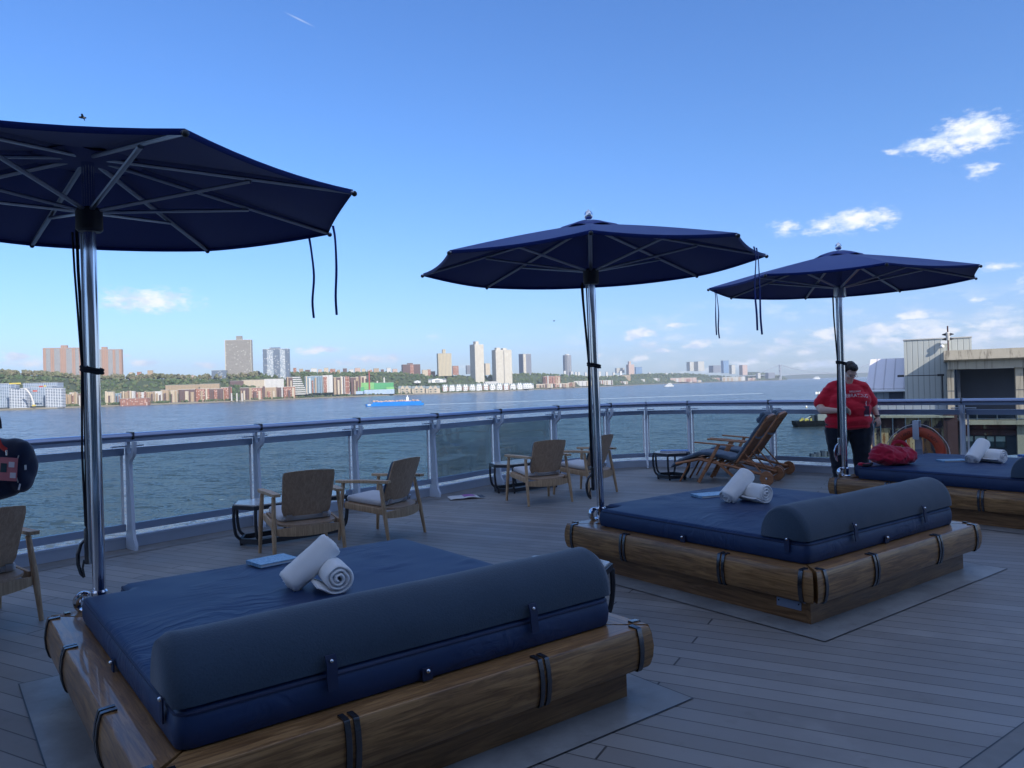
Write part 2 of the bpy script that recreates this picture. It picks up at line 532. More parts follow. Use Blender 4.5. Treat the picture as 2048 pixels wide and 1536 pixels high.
def mat_concrete():
    m, t, b = principled('stained_concrete', (.40, .36, .29), .85, 0, .3)
    oc = t.node('ShaderNodeTexCoord', 3)
    n = t.noise(oc, 1.2, 6, .65)
    s = t.noise(t.mapping(oc, sc=(2.2, 2.2, .12)), 1.5, 5, .65)
    col = t.mix(n, (.33, .295, .235), (.47, .425, .34))
    col = t.mix(t.m('MULTIPLY', t.step(s, .5, .68), .7), col, (.11, .095, .08))
    t.put(b.inputs['Base Color'], col)
    t.put(b.inputs['Normal'], t.bump(n, .3, .03))
    return m


M['concrete'] = mat_concrete()
M['panel_metal'] = mat_ribbed('pale_ribbed_cladding', (.46, .48, .45), (.52, .54, .51), .42, .5)
M['blue_cladding'] = mat_ribbed('blue_grey_cladding', (.22, .26, .30), (.25, .29, .33), .6, .6)
M['white_roof'] = mat_ribbed('white_standing_seam_roof', (.66, .62, .64), (.74, .70, .72), .82, .5)
M['rust_wall'] = mat_ribbed('peeling_yellow_cladding', (.38, .27, .155), (.46, .345, .21), .62, .8,
                            (.505, (.05, .03, .045), (.24, .10, .04)))
M['rust_beam'] = mat_ribbed('maroon_weathered_boards', (.055, .03, .038), (.11, .05, .05), 1.9, .8,
                            (.60, (.30, .26, .18), (.16, .07, .035)))
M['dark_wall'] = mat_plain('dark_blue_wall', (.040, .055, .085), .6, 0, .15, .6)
M['window_glass'] = mat_plain('dull_window_glass', (.05, .08, .09), .15, 0, .3, 1.2)
M['blind'] = mat_plain('pale_blind', (.38, .45, .42), .7, 0, .1, 2)
M['ship_wall'] = mat_plain('ship_wall_paint', (.72, .72, .72), .5, 0, .05, 1)
M['land'] = mat_plain('shore_ground', (.20, .18, .14), .9, 0, .3, .02)
M['hill'] = mat_plain('hill_ground', (.045, .065, .03), .95, 0, .35, .01)
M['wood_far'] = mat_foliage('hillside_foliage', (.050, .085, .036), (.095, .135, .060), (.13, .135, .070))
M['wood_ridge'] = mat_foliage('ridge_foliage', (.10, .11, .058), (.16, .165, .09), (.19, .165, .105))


# ------------------------------------------------------------------ mesh helpers
class MB:
    def __init__(s):
        s.bm = bmesh.new()

    def box(s, c, size, rot=None, bevel=0.0):
        hx, hy, hz = (k / 2 for k in size)
        mat = Matrix.Translation(c)
        if rot is not None:
            mat = mat @ (rot if isinstance(rot, Matrix) else Matrix.Rotation(rot, 4, 'Z'))
        vs = [s.bm.verts.new(mat @ Vector((x * hx, y * hy, z * hz))) for x, y, z in
              ((-1, -1, -1), (1, -1, -1), (1, 1, -1), (-1, 1, -1), (-1, -1, 1), (1, -1, 1), (1, 1, 1), (-1, 1, 1))]
        fs = [s.bm.faces.new([vs[i] for i in f]) for f in
              ((0, 3, 2, 1), (4, 5, 6, 7), (0, 1, 5, 4), (1, 2, 6, 5), (2, 3, 7, 6), (3, 0, 4, 7))]
        if bevel:
            es = list({e for f in fs for e in f.edges})
            bmesh.ops.bevel(s.bm, geom=es, offset=bevel, segments=2, affect='EDGES', profile=.6)
        return s

    def ring_loft(s, rings, caps=True, closed=True):
        rows = [[s.bm.verts.new(p) for p in r] for r in rings]
        n = len(rows[0])
        for a, b in zip(rows, rows[1:]):
            for i in range(n if closed else n - 1):
                j = (i + 1) % n
                s.bm.faces.new((a[i], a[j], b[j], b[i]))
        if caps:
            s.bm.faces.new(list(reversed(rows[0])))
            s.bm.faces.new(rows[-1])
        return s

    def tube(s, pts, r, n=10, caps=True, flat=None, up=(0, 0, 1)):
        pts = [Vector(p) for p in pts]
        rings = []
        prev = None
        for i, p in enumerate(pts):
            if i == 0:
                d = pts[1] - pts[0]
            elif i == len(pts) - 1:
                d = pts[-1] - pts[-2]
            else:
                d = (pts[i + 1] - pts[i]).normalized() + (pts[i] - pts[i - 1]).normalized()
            d = d.normalized()
            if prev is None:
                a = Vector(up)
                if abs(a.dot(d)) > .95:
                    a = Vector((1, 0, 0))
                prev = a
            x = (prev - d * prev.dot(d))
            if x.length < 1e-6:
                x = d.orthogonal()
            x = x.normalized()
            prev = x
            y = d.cross(x)
            rr = r[i] if isinstance(r, (list, tuple)) else r
            ry = rr * (flat or 1)
            rings.append([p + x * rr * cos(2 * pi * k / n) + y * ry * sin(2 * pi * k / n) for k in range(n)])
        return s.ring_loft(rings, caps)

    def lathe(s, prof, n=20, c=(0, 0, 0)):
        c = Vector(c)
        rings = [[c + Vector((r * cos(2 * pi * k / n), r * sin(2 * pi * k / n), z)) for k in range(n)] for r, z in prof]
        return s.ring_loft(rings, True)

    def prism(s, poly, z0, z1):
        """poly in xy, extruded in z"""
        return s.ring_loft([[Vector((x, y, z0)) for x, y in poly], [Vector((x, y, z1)) for x, y in poly]])

    def sweep(s, prof, a, b, ca=0.0, cb=0.0):
        """profile of (y, z) swept along x from a to b; ends sheared by ca, cb (dx per unit -y) for mitres"""
        return s.ring_loft([[Vector((a + ca * -y, y, z)) for y, z in prof], [Vector((b - cb * -y, y, z)) for y, z in prof]])

    def sphere(s, c, r, n=10, sc=(1, 1, 1)):
        m = Matrix.Translation(c) @ Matrix.Diagonal((r * sc[0], r * sc[1], r * sc[2], 1))
        bmesh.ops.create_uvsphere(s.bm, u_segments=n * 2, v_segments=n, radius=1, matrix=m)
        return s

    def build(s, name, mat, parent=None, smooth=True, loc=None, rot=None, angle=35):
        bmesh.ops.recalc_face_normals(s.bm, faces=s.bm.faces)
        me = bpy.data.meshes.new(name)
        s.bm.to_mesh(me)
        s.bm.free()
        return link_mesh(me, name, mat, parent, smooth, loc, rot, angle)


def link_mesh(me, name, mat, parent=None, smooth=True, loc=None, rot=None, angle=35):
    if mat is not None:
        me.materials.append(mat)
    if smooth:
        me.polygons.foreach_set('use_smooth', [True] * len(me.polygons))
        try:
            me.set_sharp_from_angle(angle=radians(angle))
        except Exception:
            pass
    o = bpy.data.objects.new(name, me)
    COL.objects.link(o)
    if parent is not None:
        o.parent = parent
    if loc is not None:
        o.location = loc
    if rot is not None:
        o.rotation_euler = rot
    return o


def tag(o, label=None, cat=None, group=None, kind=None):
    if label:
        o['label'] = label
    if cat:
        o['category'] = cat
    if group:
        o['group'] = group
    if kind:
        o['kind'] = kind
    return o


def empty(name, loc=(0, 0, 0), rz=0.0, label=None, cat=None, group=None):
    o = bpy.data.objects.new(name, None)
    o.empty_display_size = .2
    o.location = loc
    o.rotation_euler = (0, 0, rz)
    COL.objects.link(o)
    return tag(o, label, cat, group)


def kids(o):
    return [c for c in bpy.data.objects if c.parent == o]


def copy_tree(o, parent=None):
    c = o.copy()
    COL.objects.link(c)
    c.parent = parent
    for ch in kids(o):
        copy_tree(ch, c)
    return c


def catmull(P, n=8):
    P = [Vector(p) for p in P]
    Q = [P[0] * 2 - P[1]] + P + [P[-1] * 2 - P[-2]]
    out = []
    for i in range(1, len(Q) - 2):
        for k in range(n):
            t = k / n
            a, b, c, d = Q[i - 1], Q[i], Q[i + 1], Q[i + 2]
            out.append(.5 * ((2 * b) + (c - a) * t + (2 * a - 5 * b + 4 * c - d) * t * t + (3 * b - a - 3 * c + d) * t ** 3))
    out.append(P[-1])
    return out


def text_mesh(txt, size, depth=.002):
    cu = bpy.data.curves.new('lettering', 'FONT')
    cu.body = txt
    cu.size = size
    cu.extrude = depth
    cu.align_x = 'CENTER'
    cu.align_y = 'CENTER'
    ob = bpy.data.objects.new('lettering', cu)
    COL.objects.link(ob)
    bpy.context.view_layer.update()
    me = bpy.data.meshes.new_from_object(ob.evaluated_get(bpy.context.evaluated_depsgraph_get()))
    bpy.data.objects.remove(ob)
    return me


def at(px, py, Y):
    """world point seen on that bearing at forward distance Y"""
    dx, dy = px - CX, py - CY
    c, s = cos(ROLL), sin(ROLL)
    x = c * dx - s * dy
    y = s * dx + c * dy
    up = -y
    d = Vector((x, F * cos(PITCH) - up * sin(PITCH), F * sin(PITCH) + up * cos(PITCH)))
    k = Y / d.y
    return Vector((d.x * k, Y, EYE + d.z * k))


def at_z(px, py, z):
    d = at(px, py, 1.0) - Vector((0, 0, EYE))
    k = (z - EYE) / d.z
    return Vector((d.x * k, d.y * k, z))

WZ = EYE - 25.0          # water level


# ------------------------------------------------------------------ water, shore, hills
def fan(name, mat, x0, y0, x1, y1, z, kind='structure'):
    mb = MB()
    vs = [mb.bm.verts.new(p) for p in ((x0, y0, z), (x1, y0, z), (x1, y1, z), (x0, y1, z))]
    mb.bm.faces.new(vs)
    o = mb.build(name, mat, None, False)
    o['kind'] = kind
    return o


fan('water', M['water'], -16000, -3000, 16000, 22000, WZ)

SHORE = [(-400, 1650), (-100, 1800), (0, 1880), (200, 2060), (400, 2280), (512, 2420), (625, 2720), (800, 3080), (912, 3350), (1000, 3620),
         (1110, 4350), (1222, 5500), (1310, 6800), (1425, 8200), (1500, 9000), (1570, 9650)]
SKYL = [(-400, 738), (0, 742), (90, 744), (160, 752), (210, 752), (300, 750), (400, 752), (440, 750), (520, 744), (600, 740), (700, 740), (800, 740),
        (870, 746), (960, 748), (1060, 741), (1130, 744), (1200, 748), (1290, 742), (1372, 741), (1450, 747), (1500, 752), (1570, 757)]


def lerp(T, x):
    if x <= T[0][0]:
        return T[0][1]
    for (a, b), (c, d) in zip(T, T[1:]):
        if x <= c:
            return b + (d - b) * (x - a) / (c - a)
    return T[-1][1]


def bear(px, Y):
    return (px - CX) / F * Y


def topz(px, py, Y):
    return EYE + (hor(px) - py) * Y / F


def build_land():
    mb = MB()
    rows = []
    hill_at = []
    for px in range(-400, 1571, 10):
        d = lerp(SHORE, px)
        zt = topz(px, lerp(SKYL, px) + 7, d + 520)
        row = []
        for off, zz in ((0, WZ - 1), (3, WZ + 3.0), (120, WZ + 4), (230, WZ + 6), (330, WZ + .35 * (zt - WZ)), (430, WZ + .85 * (zt - WZ)), (520, zt), (1300, zt + 2), (1400, WZ)):
            Y = d + off * (1 + max(0, px - 900) / 900)
            jit = mnoise.noise(Vector((px * .02, off * .01, 0))) * (zt - WZ) * .08 if off > 300 else 0
            row.append(Vector((bear(px, Y), Y, zz + jit)))
        rows.append(row)
    vr = [[mb.bm.verts.new(p) for p in r] for r in rows]
    shorev, hillv = MB(), None
    for a, b in zip(vr, vr[1:]):
        for i in range(len(a) - 1):
            mb.bm.faces.new((a[i], b[i], b[i + 1], a[i + 1]))
    o = mb.build('shore_land', M['hill'], None, True, angle=60)
    o['kind'] = 'structure'
    # promenade strip of pale sea wall along the water
    mb = MB()
    pr = []
    for px in range(-400, 1571, 10):
        d = lerp(SHORE, px) - 4
        pr.append([Vector((bear(px, d), d, WZ - .5)), Vector((bear(px, d), d, WZ + 3.2)), Vector((bear(px, d + 40), d + 40, WZ + 4.4))])
    vr = [[mb.bm.verts.new(p) for p in r] for r in pr]
    for a, b in zip(vr, vr[1:]):
        for i in range(2):
            mb.bm.faces.new((a[i], b[i], b[i + 1], a[i + 1]))
    o = mb.build('promenade', M['land'], None, True)
    o['kind'] = 'structure'


build_land()


def far_hills():
    mb = MB()
    prof = [(1490, 760), (1500, 745), (1520, 743), (1545, 744), (1560, 750), (1575, 757)]
    def ridge(P, Y, depth):
        pts = catmull([(p[0], p[1], 0) for p in P], 6)
        rows = []
        for p in pts:
            x, y = p.x, p.y
            t = topz(x, y, Y)
            rows.append([Vector((bear(x, Y), Y, WZ - 2)), Vector((bear(x, Y + depth * .2), Y + depth * .2, WZ + (t - WZ) * .7)),
                         Vector((bear(x, Y), Y + depth * .5, max(t, WZ + .5))), Vector((bear(x, Y + depth), Y + depth, WZ - 2))])
        vr = [[mb.bm.verts.new(q) for q in r] for r in rows]
        for a, b in zip(vr, vr[1:]):
            for i in range(3):
                mb.bm.faces.new((a[i], b[i], b[i + 1], a[i + 1]))
    ridge(prof, 9900, 700)
    ridge([(1500, 758), (1570, 753), (1620, 748), (1680, 745.5), (1740, 744), (1830, 743), (1950, 741), (2150, 738)], 15500, 1500)
    o = mb.build('hills', M['hill'], None, True, angle=80)
    o['kind'] = 'structure'


far_hills()


def clumps(name, mat, spots, label, seg=1):
    """many leaf-clump lumps merged as one woodland"""
    base = bmesh.new()
    bmesh.ops.create_icosphere(base, subdivisions=seg, radius=1)
    bv = [v.co.copy() for v in base.verts]
    bf = [[v.index for v in f.verts] for f in base.faces]
    base.free()
    V, Fc = [], []
    for (x, y, z, r) in spots:
        k = len(V)
        sx, sy, sz = r * random.uniform(.8, 1.3), r * random.uniform(.8, 1.3), r * random.uniform(.6, 1.1)
        for v in bv:
            q = random.uniform(.72, 1.2)
            V.append((x + v.x * sx * q, y + v.y * sy * q, z + v.z * sz * q))
        Fc += [[i + k for i in f] for f in bf]
    me = bpy.data.meshes.new(name)
    me.from_pydata(V, [], Fc)
    me.update()
    o = link_mesh(me, name, mat, None, False)
    o['kind'] = 'stuff'
    o['label'] = label
    o['category'] = 'woodland'
    return o


def ground_z(px, off):
    d = lerp(SHORE, px)
    zt = topz(px, lerp(SKYL, px) + 7, d + 520)
    prof = ((0, WZ + 3), (120, WZ + 4), (230, WZ + 6), (330, WZ + .35 * (zt - WZ)), (430, WZ + .85 * (zt - WZ)), (520, zt), (1300, zt + 2))
    return lerp(prof, off)


def woods():
    random.seed(11)
    sl_, rd = [], []
    for i in range(4300):
        px = random.uniform(-120, 1560)
        off = random.uniform(235, 620)
        k = 1 + max(0, px - 900) / 900
        d = lerp(SHORE, px)
        Y = d + off * k
        z = ground_z(px, off)
        r = random.uniform(3.5, 7.5) * (.75 + d / 6500)
        if off > 480 and px < 520:
            r *= 1.15
            rd.append((bear(px, Y), Y, z + r * .9, r))
            rd.append((bear(px, Y) + random.uniform(-6, 6), Y + random.uniform(-4, 4), z + r * 1.7, r * .7))
        else:
            sl_.append((bear(px, Y), Y, z + r * .45, r))
    # trees along the promenade
    for i in range(420):
        px = random.uniform(120, 1150)
        if mnoise.noise(Vector((px * .03, 3, 0))) < -.12:
            continue
        d = lerp(SHORE, px) + random.uniform(8, 30)
        r = random.uniform(2.2, 4.4)
        for q in range(2):
            sl_.append((bear(px, d) + random.uniform(-2, 2), d, WZ + 5.5 + q * 2.5 + random.random(), r * (1 - .25 * q)))
    # haze-soft headland trees beneath the far bridge
    for i in range(260):
        px = random.uniform(1495, 1572)
        t = 9950 + random.uniform(0, 250)
        sl_.append((bear(px, t), t, topz(px, lerp([(1490, 760), (1500, 748), (1545, 747), (1560, 752), (1575, 758)], px), t) - random.uniform(0, 30), random.uniform(10, 18)))
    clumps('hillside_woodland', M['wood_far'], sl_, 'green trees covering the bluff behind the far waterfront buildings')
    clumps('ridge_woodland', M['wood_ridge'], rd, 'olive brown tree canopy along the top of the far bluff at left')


woods()

# ------------------------------------------------------------------ ship: hull, deck, kerb, superstructure behind the camera
KERB = [(-12.0, -7.0), (-8.2, 1.2), (-6.1, 4.45), (-4.30, 6.95), (-3.78, 7.60), (-3.29, 8.20), (-2.2, 9.50), (-1.10, 10.60), (-.35, 11.60), (.70, 12.62), (1.78, 13.30), (2.45, 13.38),
        (3.3, 13.05), (4.35, 12.22), (5.4, 11.2), (6.4, 10.35), (7.4, 9.40), (8.6, 8.0), (11.5, 3.6), (16, -7)]
kc = [Vector((p.x, p.y, 0)) for p in catmull([(x, y, 0) for x, y in KERB], 8)]
karc = [0.0]
for a, b in zip(kc, kc[1:]):
    karc.append(karc[-1] + (b - a).length)


def k_at(s):
    s = max(0, min(karc[-1] - 1e-6, s))
    import bisect
    i = max(0, min(len(kc) - 2, bisect.bisect_right(karc, s) - 1))
    f = (s - karc[i]) / (karc[i + 1] - karc[i])
    p = kc[i].lerp(kc[i + 1], f)
    t = (kc[min(len(kc) - 1, i + 2)] - kc[max(0, i - 1)]).normalized()
    return p, t, Vector((t.y, -t.x, 0))      # point, along, inboard


def k_offset(off, z, s0=0, s1=None, step=.25):
    s1 = karc[-1] if s1 is None else s1
    n = max(2, int((s1 - s0) / step))
    out = []
    for i in range(n + 1):
        p, t, i_ = k_at(s0 + (s1 - s0) * i / n)
        out.append(p + i_ * off + Vector((0, 0, z)))
    return out


def path_sweep(mb, prof, s0, s1, step=.25, caps=True):
    """profile of (inboard offset, z) swept along the kerb line"""
    n = max(1, int((s1 - s0) / step))
    rings = []
    for i in range(n + 1):
        p, t, i_ = k_at(s0 + (s1 - s0) * i / n)
        rings.append([p + i_ * o + Vector((0, 0, z)) for o, z in prof])
    mb.ring_loft(rings, caps)


def build_ship():
    mb = MB()
    out = k_offset(-.42, 0)
    poly = [(p.x, p.y) for p in out]
    mb.ring_loft([[Vector((x, y, -.30)) for x, y in poly], [Vector((x, y, 0)) for x, y in poly]])
    o = mb.build('deck', M['deck'], None, False)
    o['kind'] = 'structure'
    mb = MB()
    mb.ring_loft([[Vector((x, y, WZ - 2)) for x, y in poly], [Vector((x, y, -.31)) for x, y in poly]])
    o = mb.build('ship_hull', M['white'], None, True)
    o['kind'] = 'structure'
    mb = MB()
    rings = []
    a = k_offset(0, .004)
    b = k_offset(.30, .004)
    va = [mb.bm.verts.new(p) for p in a]
    vb = [mb.bm.verts.new(p) for p in b]
    for i in range(len(va) - 1):
        mb.bm.faces.new((va[i], va[i + 1], vb[i + 1], vb[i]))
    o = mb.build('deck_margin_strip', M['margin'], None, False)
    o['kind'] = 'structure'
    mb = MB()
    path_sweep(mb, [(0, 0), (0, .105), (-.012, .12), (-.06, .12), (-.06, 0)], 0, karc[-1])
    o = mb.build('deck_kerb', M['kerb'], None, True)
    o['kind'] = 'structure'
    # upper decks of the ship behind the camera, which keep this deck in shade
    r = empty('ship_superstructure', (0, -4, 0), 0, 'white upper decks of the ship behind the sun deck', 'ship structure')
    mb = MB()
    for xa, xb, hh in ((-9, -2, 7.0), (-2, 4, 11.5), (4, 12, 14.5), (12, 33, 17.5)):
        mb.box(((xa + xb) / 2, -4, hh / 2), (xb - xa - .01, 8, hh))
    mb.build('wall', M['ship_wall'], r, False)
    mb = MB()
    mb.box((8, 1.7, 3.25), (34, 3.4, .3))
    mb.build('overhang', M['ship_wall'], r, False)
    for i in range(8):
        mb = MB()
        mb.box((-7 + i * 4.2, .02, 1.35), (3.2, .08, 2.1))
        mb.build('window', M['window_glass'], r, False)


build_ship()


# ------------------------------------------------------------------ railing
def s_of(px, off=0.0, z=0.0):
    """arc position on the kerb where a point on it stands at this bearing"""
    best = None
    for i in range(0, int(karc[-1] * 40)):
        p, t, i_ = k_at(i / 40)
        q = p + i_ * off
        if q.y < 2:
            continue
        b = CX + F * q.x / q.y + (ROLL * (F * (EYE - z) / q.y))
        e = abs(b - px)
        if best is None or e < best[0]:
            best = (e, i / 40)
    return best[1]


POSTS = [s_of(p) for p in (258, 508, 706, 862, 988, 1106, 1213, 1293, 1383, 1550)]
POSTS += [POSTS[-1] + 1.5, s_of(1934)]
POSTS = [POSTS[0] - 4.2, POSTS[0] - 2.8, POSTS[0] - 1.4] + POSTS + [s_of(1934) + 1.5, s_of(1934) + 3.0, s_of(1934) + 4.5]
RAILZ = 1.15


def build_rail():
    r = empty('deck_railing', (0, 0, 0), 0, 'curved blue grey ship railing with tinted glass panels around the deck edge', 'railing')
    # handrail: wide oval with a dark underside channel, in lengths with joint collars
    prof = [(.13 + .075 * cos(a), RAILZ - .032 + .032 * sin(a)) for a in [2 * pi * k / 14 for k in range(14)]]
    under = [(.08, RAILZ - .088), (.18, RAILZ - .088), (.18, RAILZ - .05), (.08, RAILZ - .05)]
    mb = MB()
    path_sweep(mb, prof, 2, karc[-1] - 2, .2)
    mb.build('handrail', M['rail'], r)
    mb = MB()
    path_sweep(mb, under, 2, karc[-1] - 2, .2)
    mb.build('rail_channel', M['bar'], r)
    for i, s in enumerate(POSTS):
        p, t, inb = k_at(s)
        rz = atan2(inb.y, inb.x)
        # slab post with the hooked bracket: outline in (inboard, z)
        out = [(.20, 0), (.205, .06), (.165, .12), (.150, .20), (.118, .80), (.125, .86), (.16, .895), (.20, .92), (.225, .97), (.235, 1.06), (.19, 1.06), (.185, .99),
               (.165, .955), (.12, .935), (.095, .95), (.085, 1.00), (.082, 1.06), (.035, 1.06), (.035, .2), (.0, .13), (.0, 0)]
        mb = MB()
        mb.ring_loft([[Vector((x, -.016, z)) for x, z in out], [Vector((x, .016, z)) for x, z in out]])
        po = mb.build('post', M['post'], r, True, (p.x, p.y, .0), (0, 0, rz), 40)
        mb = MB()
        mb.box((.05, 0, 1.015), (.05, .30, .014), bevel=.004)
        mb.build('glass_clamp', M['post'], po, False)
        mb = MB()
        mb.box((.02, .045, .59), (.012, .022, .80))
        mb.box((.02, -.045, .59), (.012, .022, .80))
        mb.build('edge_trim', M['white'], po, False)
        mb = MB()
        mb.box((.13, 0, RAILZ - .03), (.16, .012, .072))
        mb.build('joint_collar', M['black'], po, False)
    for a, b in zip(POSTS, POSTS[1:]):
        g = .03
        mb = MB()
        path_sweep(mb, [(-.01, .925), (.05, .925), (.05, .995), (-.01, .995)], a + g, b - g, .2)
        mid = mb.build('top_bar', M['bar'], r, True)
        mb = MB()
        path_sweep(mb, [(-.01, .178), (.05, .178), (.05, .248), (-.01, .248)], a + g, b - g, .2)
        mb.build('bottom_bar', M['bar'], r, True)
        mb = MB()
        path_sweep(mb, [(.014, .249), (.026, .249), (.026, .924), (.014, .924)], a + .06, b - .06, .2)
        mb.build('glass_panel', M['glass'], r, True)


build_rail()

# ------------------------------------------------------------------ sun beds
YAW1, YAW2 = .6558, .6374
BEDS = [(-1.1066, 2.445, YAW1), (1.7807, 4.6691, YAW2), (4.95, 7.03, .640)]
MX, MY, HB, HT = 1.95, 1.99, .341, .483


def bed_point(b, x, y):
    ox, oy, w = BEDS[b]
    return Vector((ox + x * cos(w) - y * sin(w), oy + x * sin(w) + y * cos(w), 0))


def mattress_mesh(seed):
    NX, NY = .205, 1.835
    xs = sorted(set([round(i * .02925, 5) for i in range(int(MX / .02925) + 1)] + [0, MX, NX, .01, .022, MX - .01, MX - .022]))
    ys = sorted(set([round(i * .0295, 5) for i in range(int(MY / .0295) + 1)] + [0, MY, NY, .01, .022, MY - .01, MY - .022]))
    xs = [x for i, x in enumerate(xs) if x in (0, MX, NX) or all(abs(x - k) > .006 for k in (0, MX, NX))]
    ys = [y for i, y in enumerate(ys) if y in (0, MY, NY) or all(abs(y - k) > .006 for k in (0, MY, NY))]

    def dist(x, y):
        d = min(x, MX - x, y, MY - y)
        if x < NX and y > NY:
            return 0
        if x < NX:
            d = min(d, NY - y)
        elif y > NY:
            d = min(d, x - NX)
        else:
            d = min(d, hypot(x - NX, NY - y))
        return max(0, d)

    def plan(x, y):
        R = .05
        for cx, cy, sx, sy in ((R, R, -1, -1), (MX - R, R, 1, -1), (MX - R, MY - R, 1, 1)):
            u, v = (x - cx) * sx / R, (y - cy) * sy / R
            if u > 0 and v > 0:
                return cx + sx * R * u * sqrt(max(0, 1 - v * v / 2)), cy + sy * R * v * sqrt(max(0, 1 - u * u / 2))
        return x, y

    def hgt(x, y):
        d = dist(x, y)
        k = min(1, d / .03)
        z = HT - .016 * (1 - sqrt(max(0, 1 - (1 - k) ** 2)))
        z += .012 * min(1, d / .5)
        z += .004 * mnoise.noise(Vector((x * 2.6 + seed, y * 2.2, 0))) * min(1, d / .1)
        w = mnoise.noise(Vector((x * 1.2 + seed * 3, y * 1.2, 5)))
        if w > .0:
            v = Vector((x * 3.2 + y * 2.2, y * 13 - x * 9, seed))
            z += .014 * min(1, w * 3) * (abs(mnoise.noise(v)) ** 1.3) * min(1, d / .06)
        return z
    bm = bmesh.new()
    G = {}
    for i, x in enumerate(xs):
        for j, y in enumerate(ys):
            if x < NX - 1e-6 and y > NY + 1e-6:
                continue
            px_, py_ = plan(x, y)
            G[i, j] = bm.verts.new((px_, py_, hgt(x, y)))
    for i in range(len(xs) - 1):
        for j in range(len(ys) - 1):
            q = [(i, j), (i + 1, j), (i + 1, j + 1), (i, j + 1)]
            if all(k in G for k in q) and not (xs[i] < NX - 1e-6 and ys[j + 1] > NY + 1e-6):
                bm.faces.new([G[k] for k in q])
    be = [e for e in bm.edges if e.is_boundary]
    # walk the rim to drop the side walls
    start = be[0].verts[0]
    loop = [start]
    prev = None
    cur = start
    adj = {}
    for e in be:
        for v in e.verts:
            adj.setdefault(v, []).append(e.other_vert(v))
    while True:
        nx = [v for v in adj[cur] if v != prev][0]
        if nx == start:
            break
        loop.append(nx)
        prev, cur = cur, nx
    c = Vector((MX / 2, MY / 2, 0))
    rows = [loop]
    for t, bulge in ((.25, .010), (.55, .012), (.85, .008), (1.0, .0)):
        row = []
        for v in loop:
            p = v.co
            n = Vector((p.x - c.x, p.y - c.y, 0)).normalized()
            wob = .0012 * mnoise.noise(Vector((p.x * 7, p.y * 7, t * 3 + seed)))
            row.append(bm.verts.new((p.x + n.x * (bulge + wob), p.y + n.y * (bulge + wob), p.z + (HB + .01 - p.z) * t)))
        rows.append(row)
    n = len(loop)
    for a, b in zip(rows, rows[1:]):
        for k in range(n):
            bm.faces.new((a[k], a[(k + 1) % n], b[(k + 1) % n], b[k]))
    bmesh.ops.recalc_face_normals(bm, faces=bm.faces)
    me = bpy.data.meshes.new('mattress')
    bm.to_mesh(me)
    rim = [v.co.copy() + Vector((0, 0, -.004)) for v in loop]
    bm.free()
    return me, rim


# outline of a side timber: (outward, z), outward measured from the mattress side
RAILP = [(-.03, .345), (.124, .3469), (.1285, .3468), (.1325, .3452), (.1350, .341), (.1365, .336), (.145, .305), (.1505, .255), (.147, .205), (.137, .166), (.129, .155), (.03, .150), (.03, .16), (-.03, .16)]


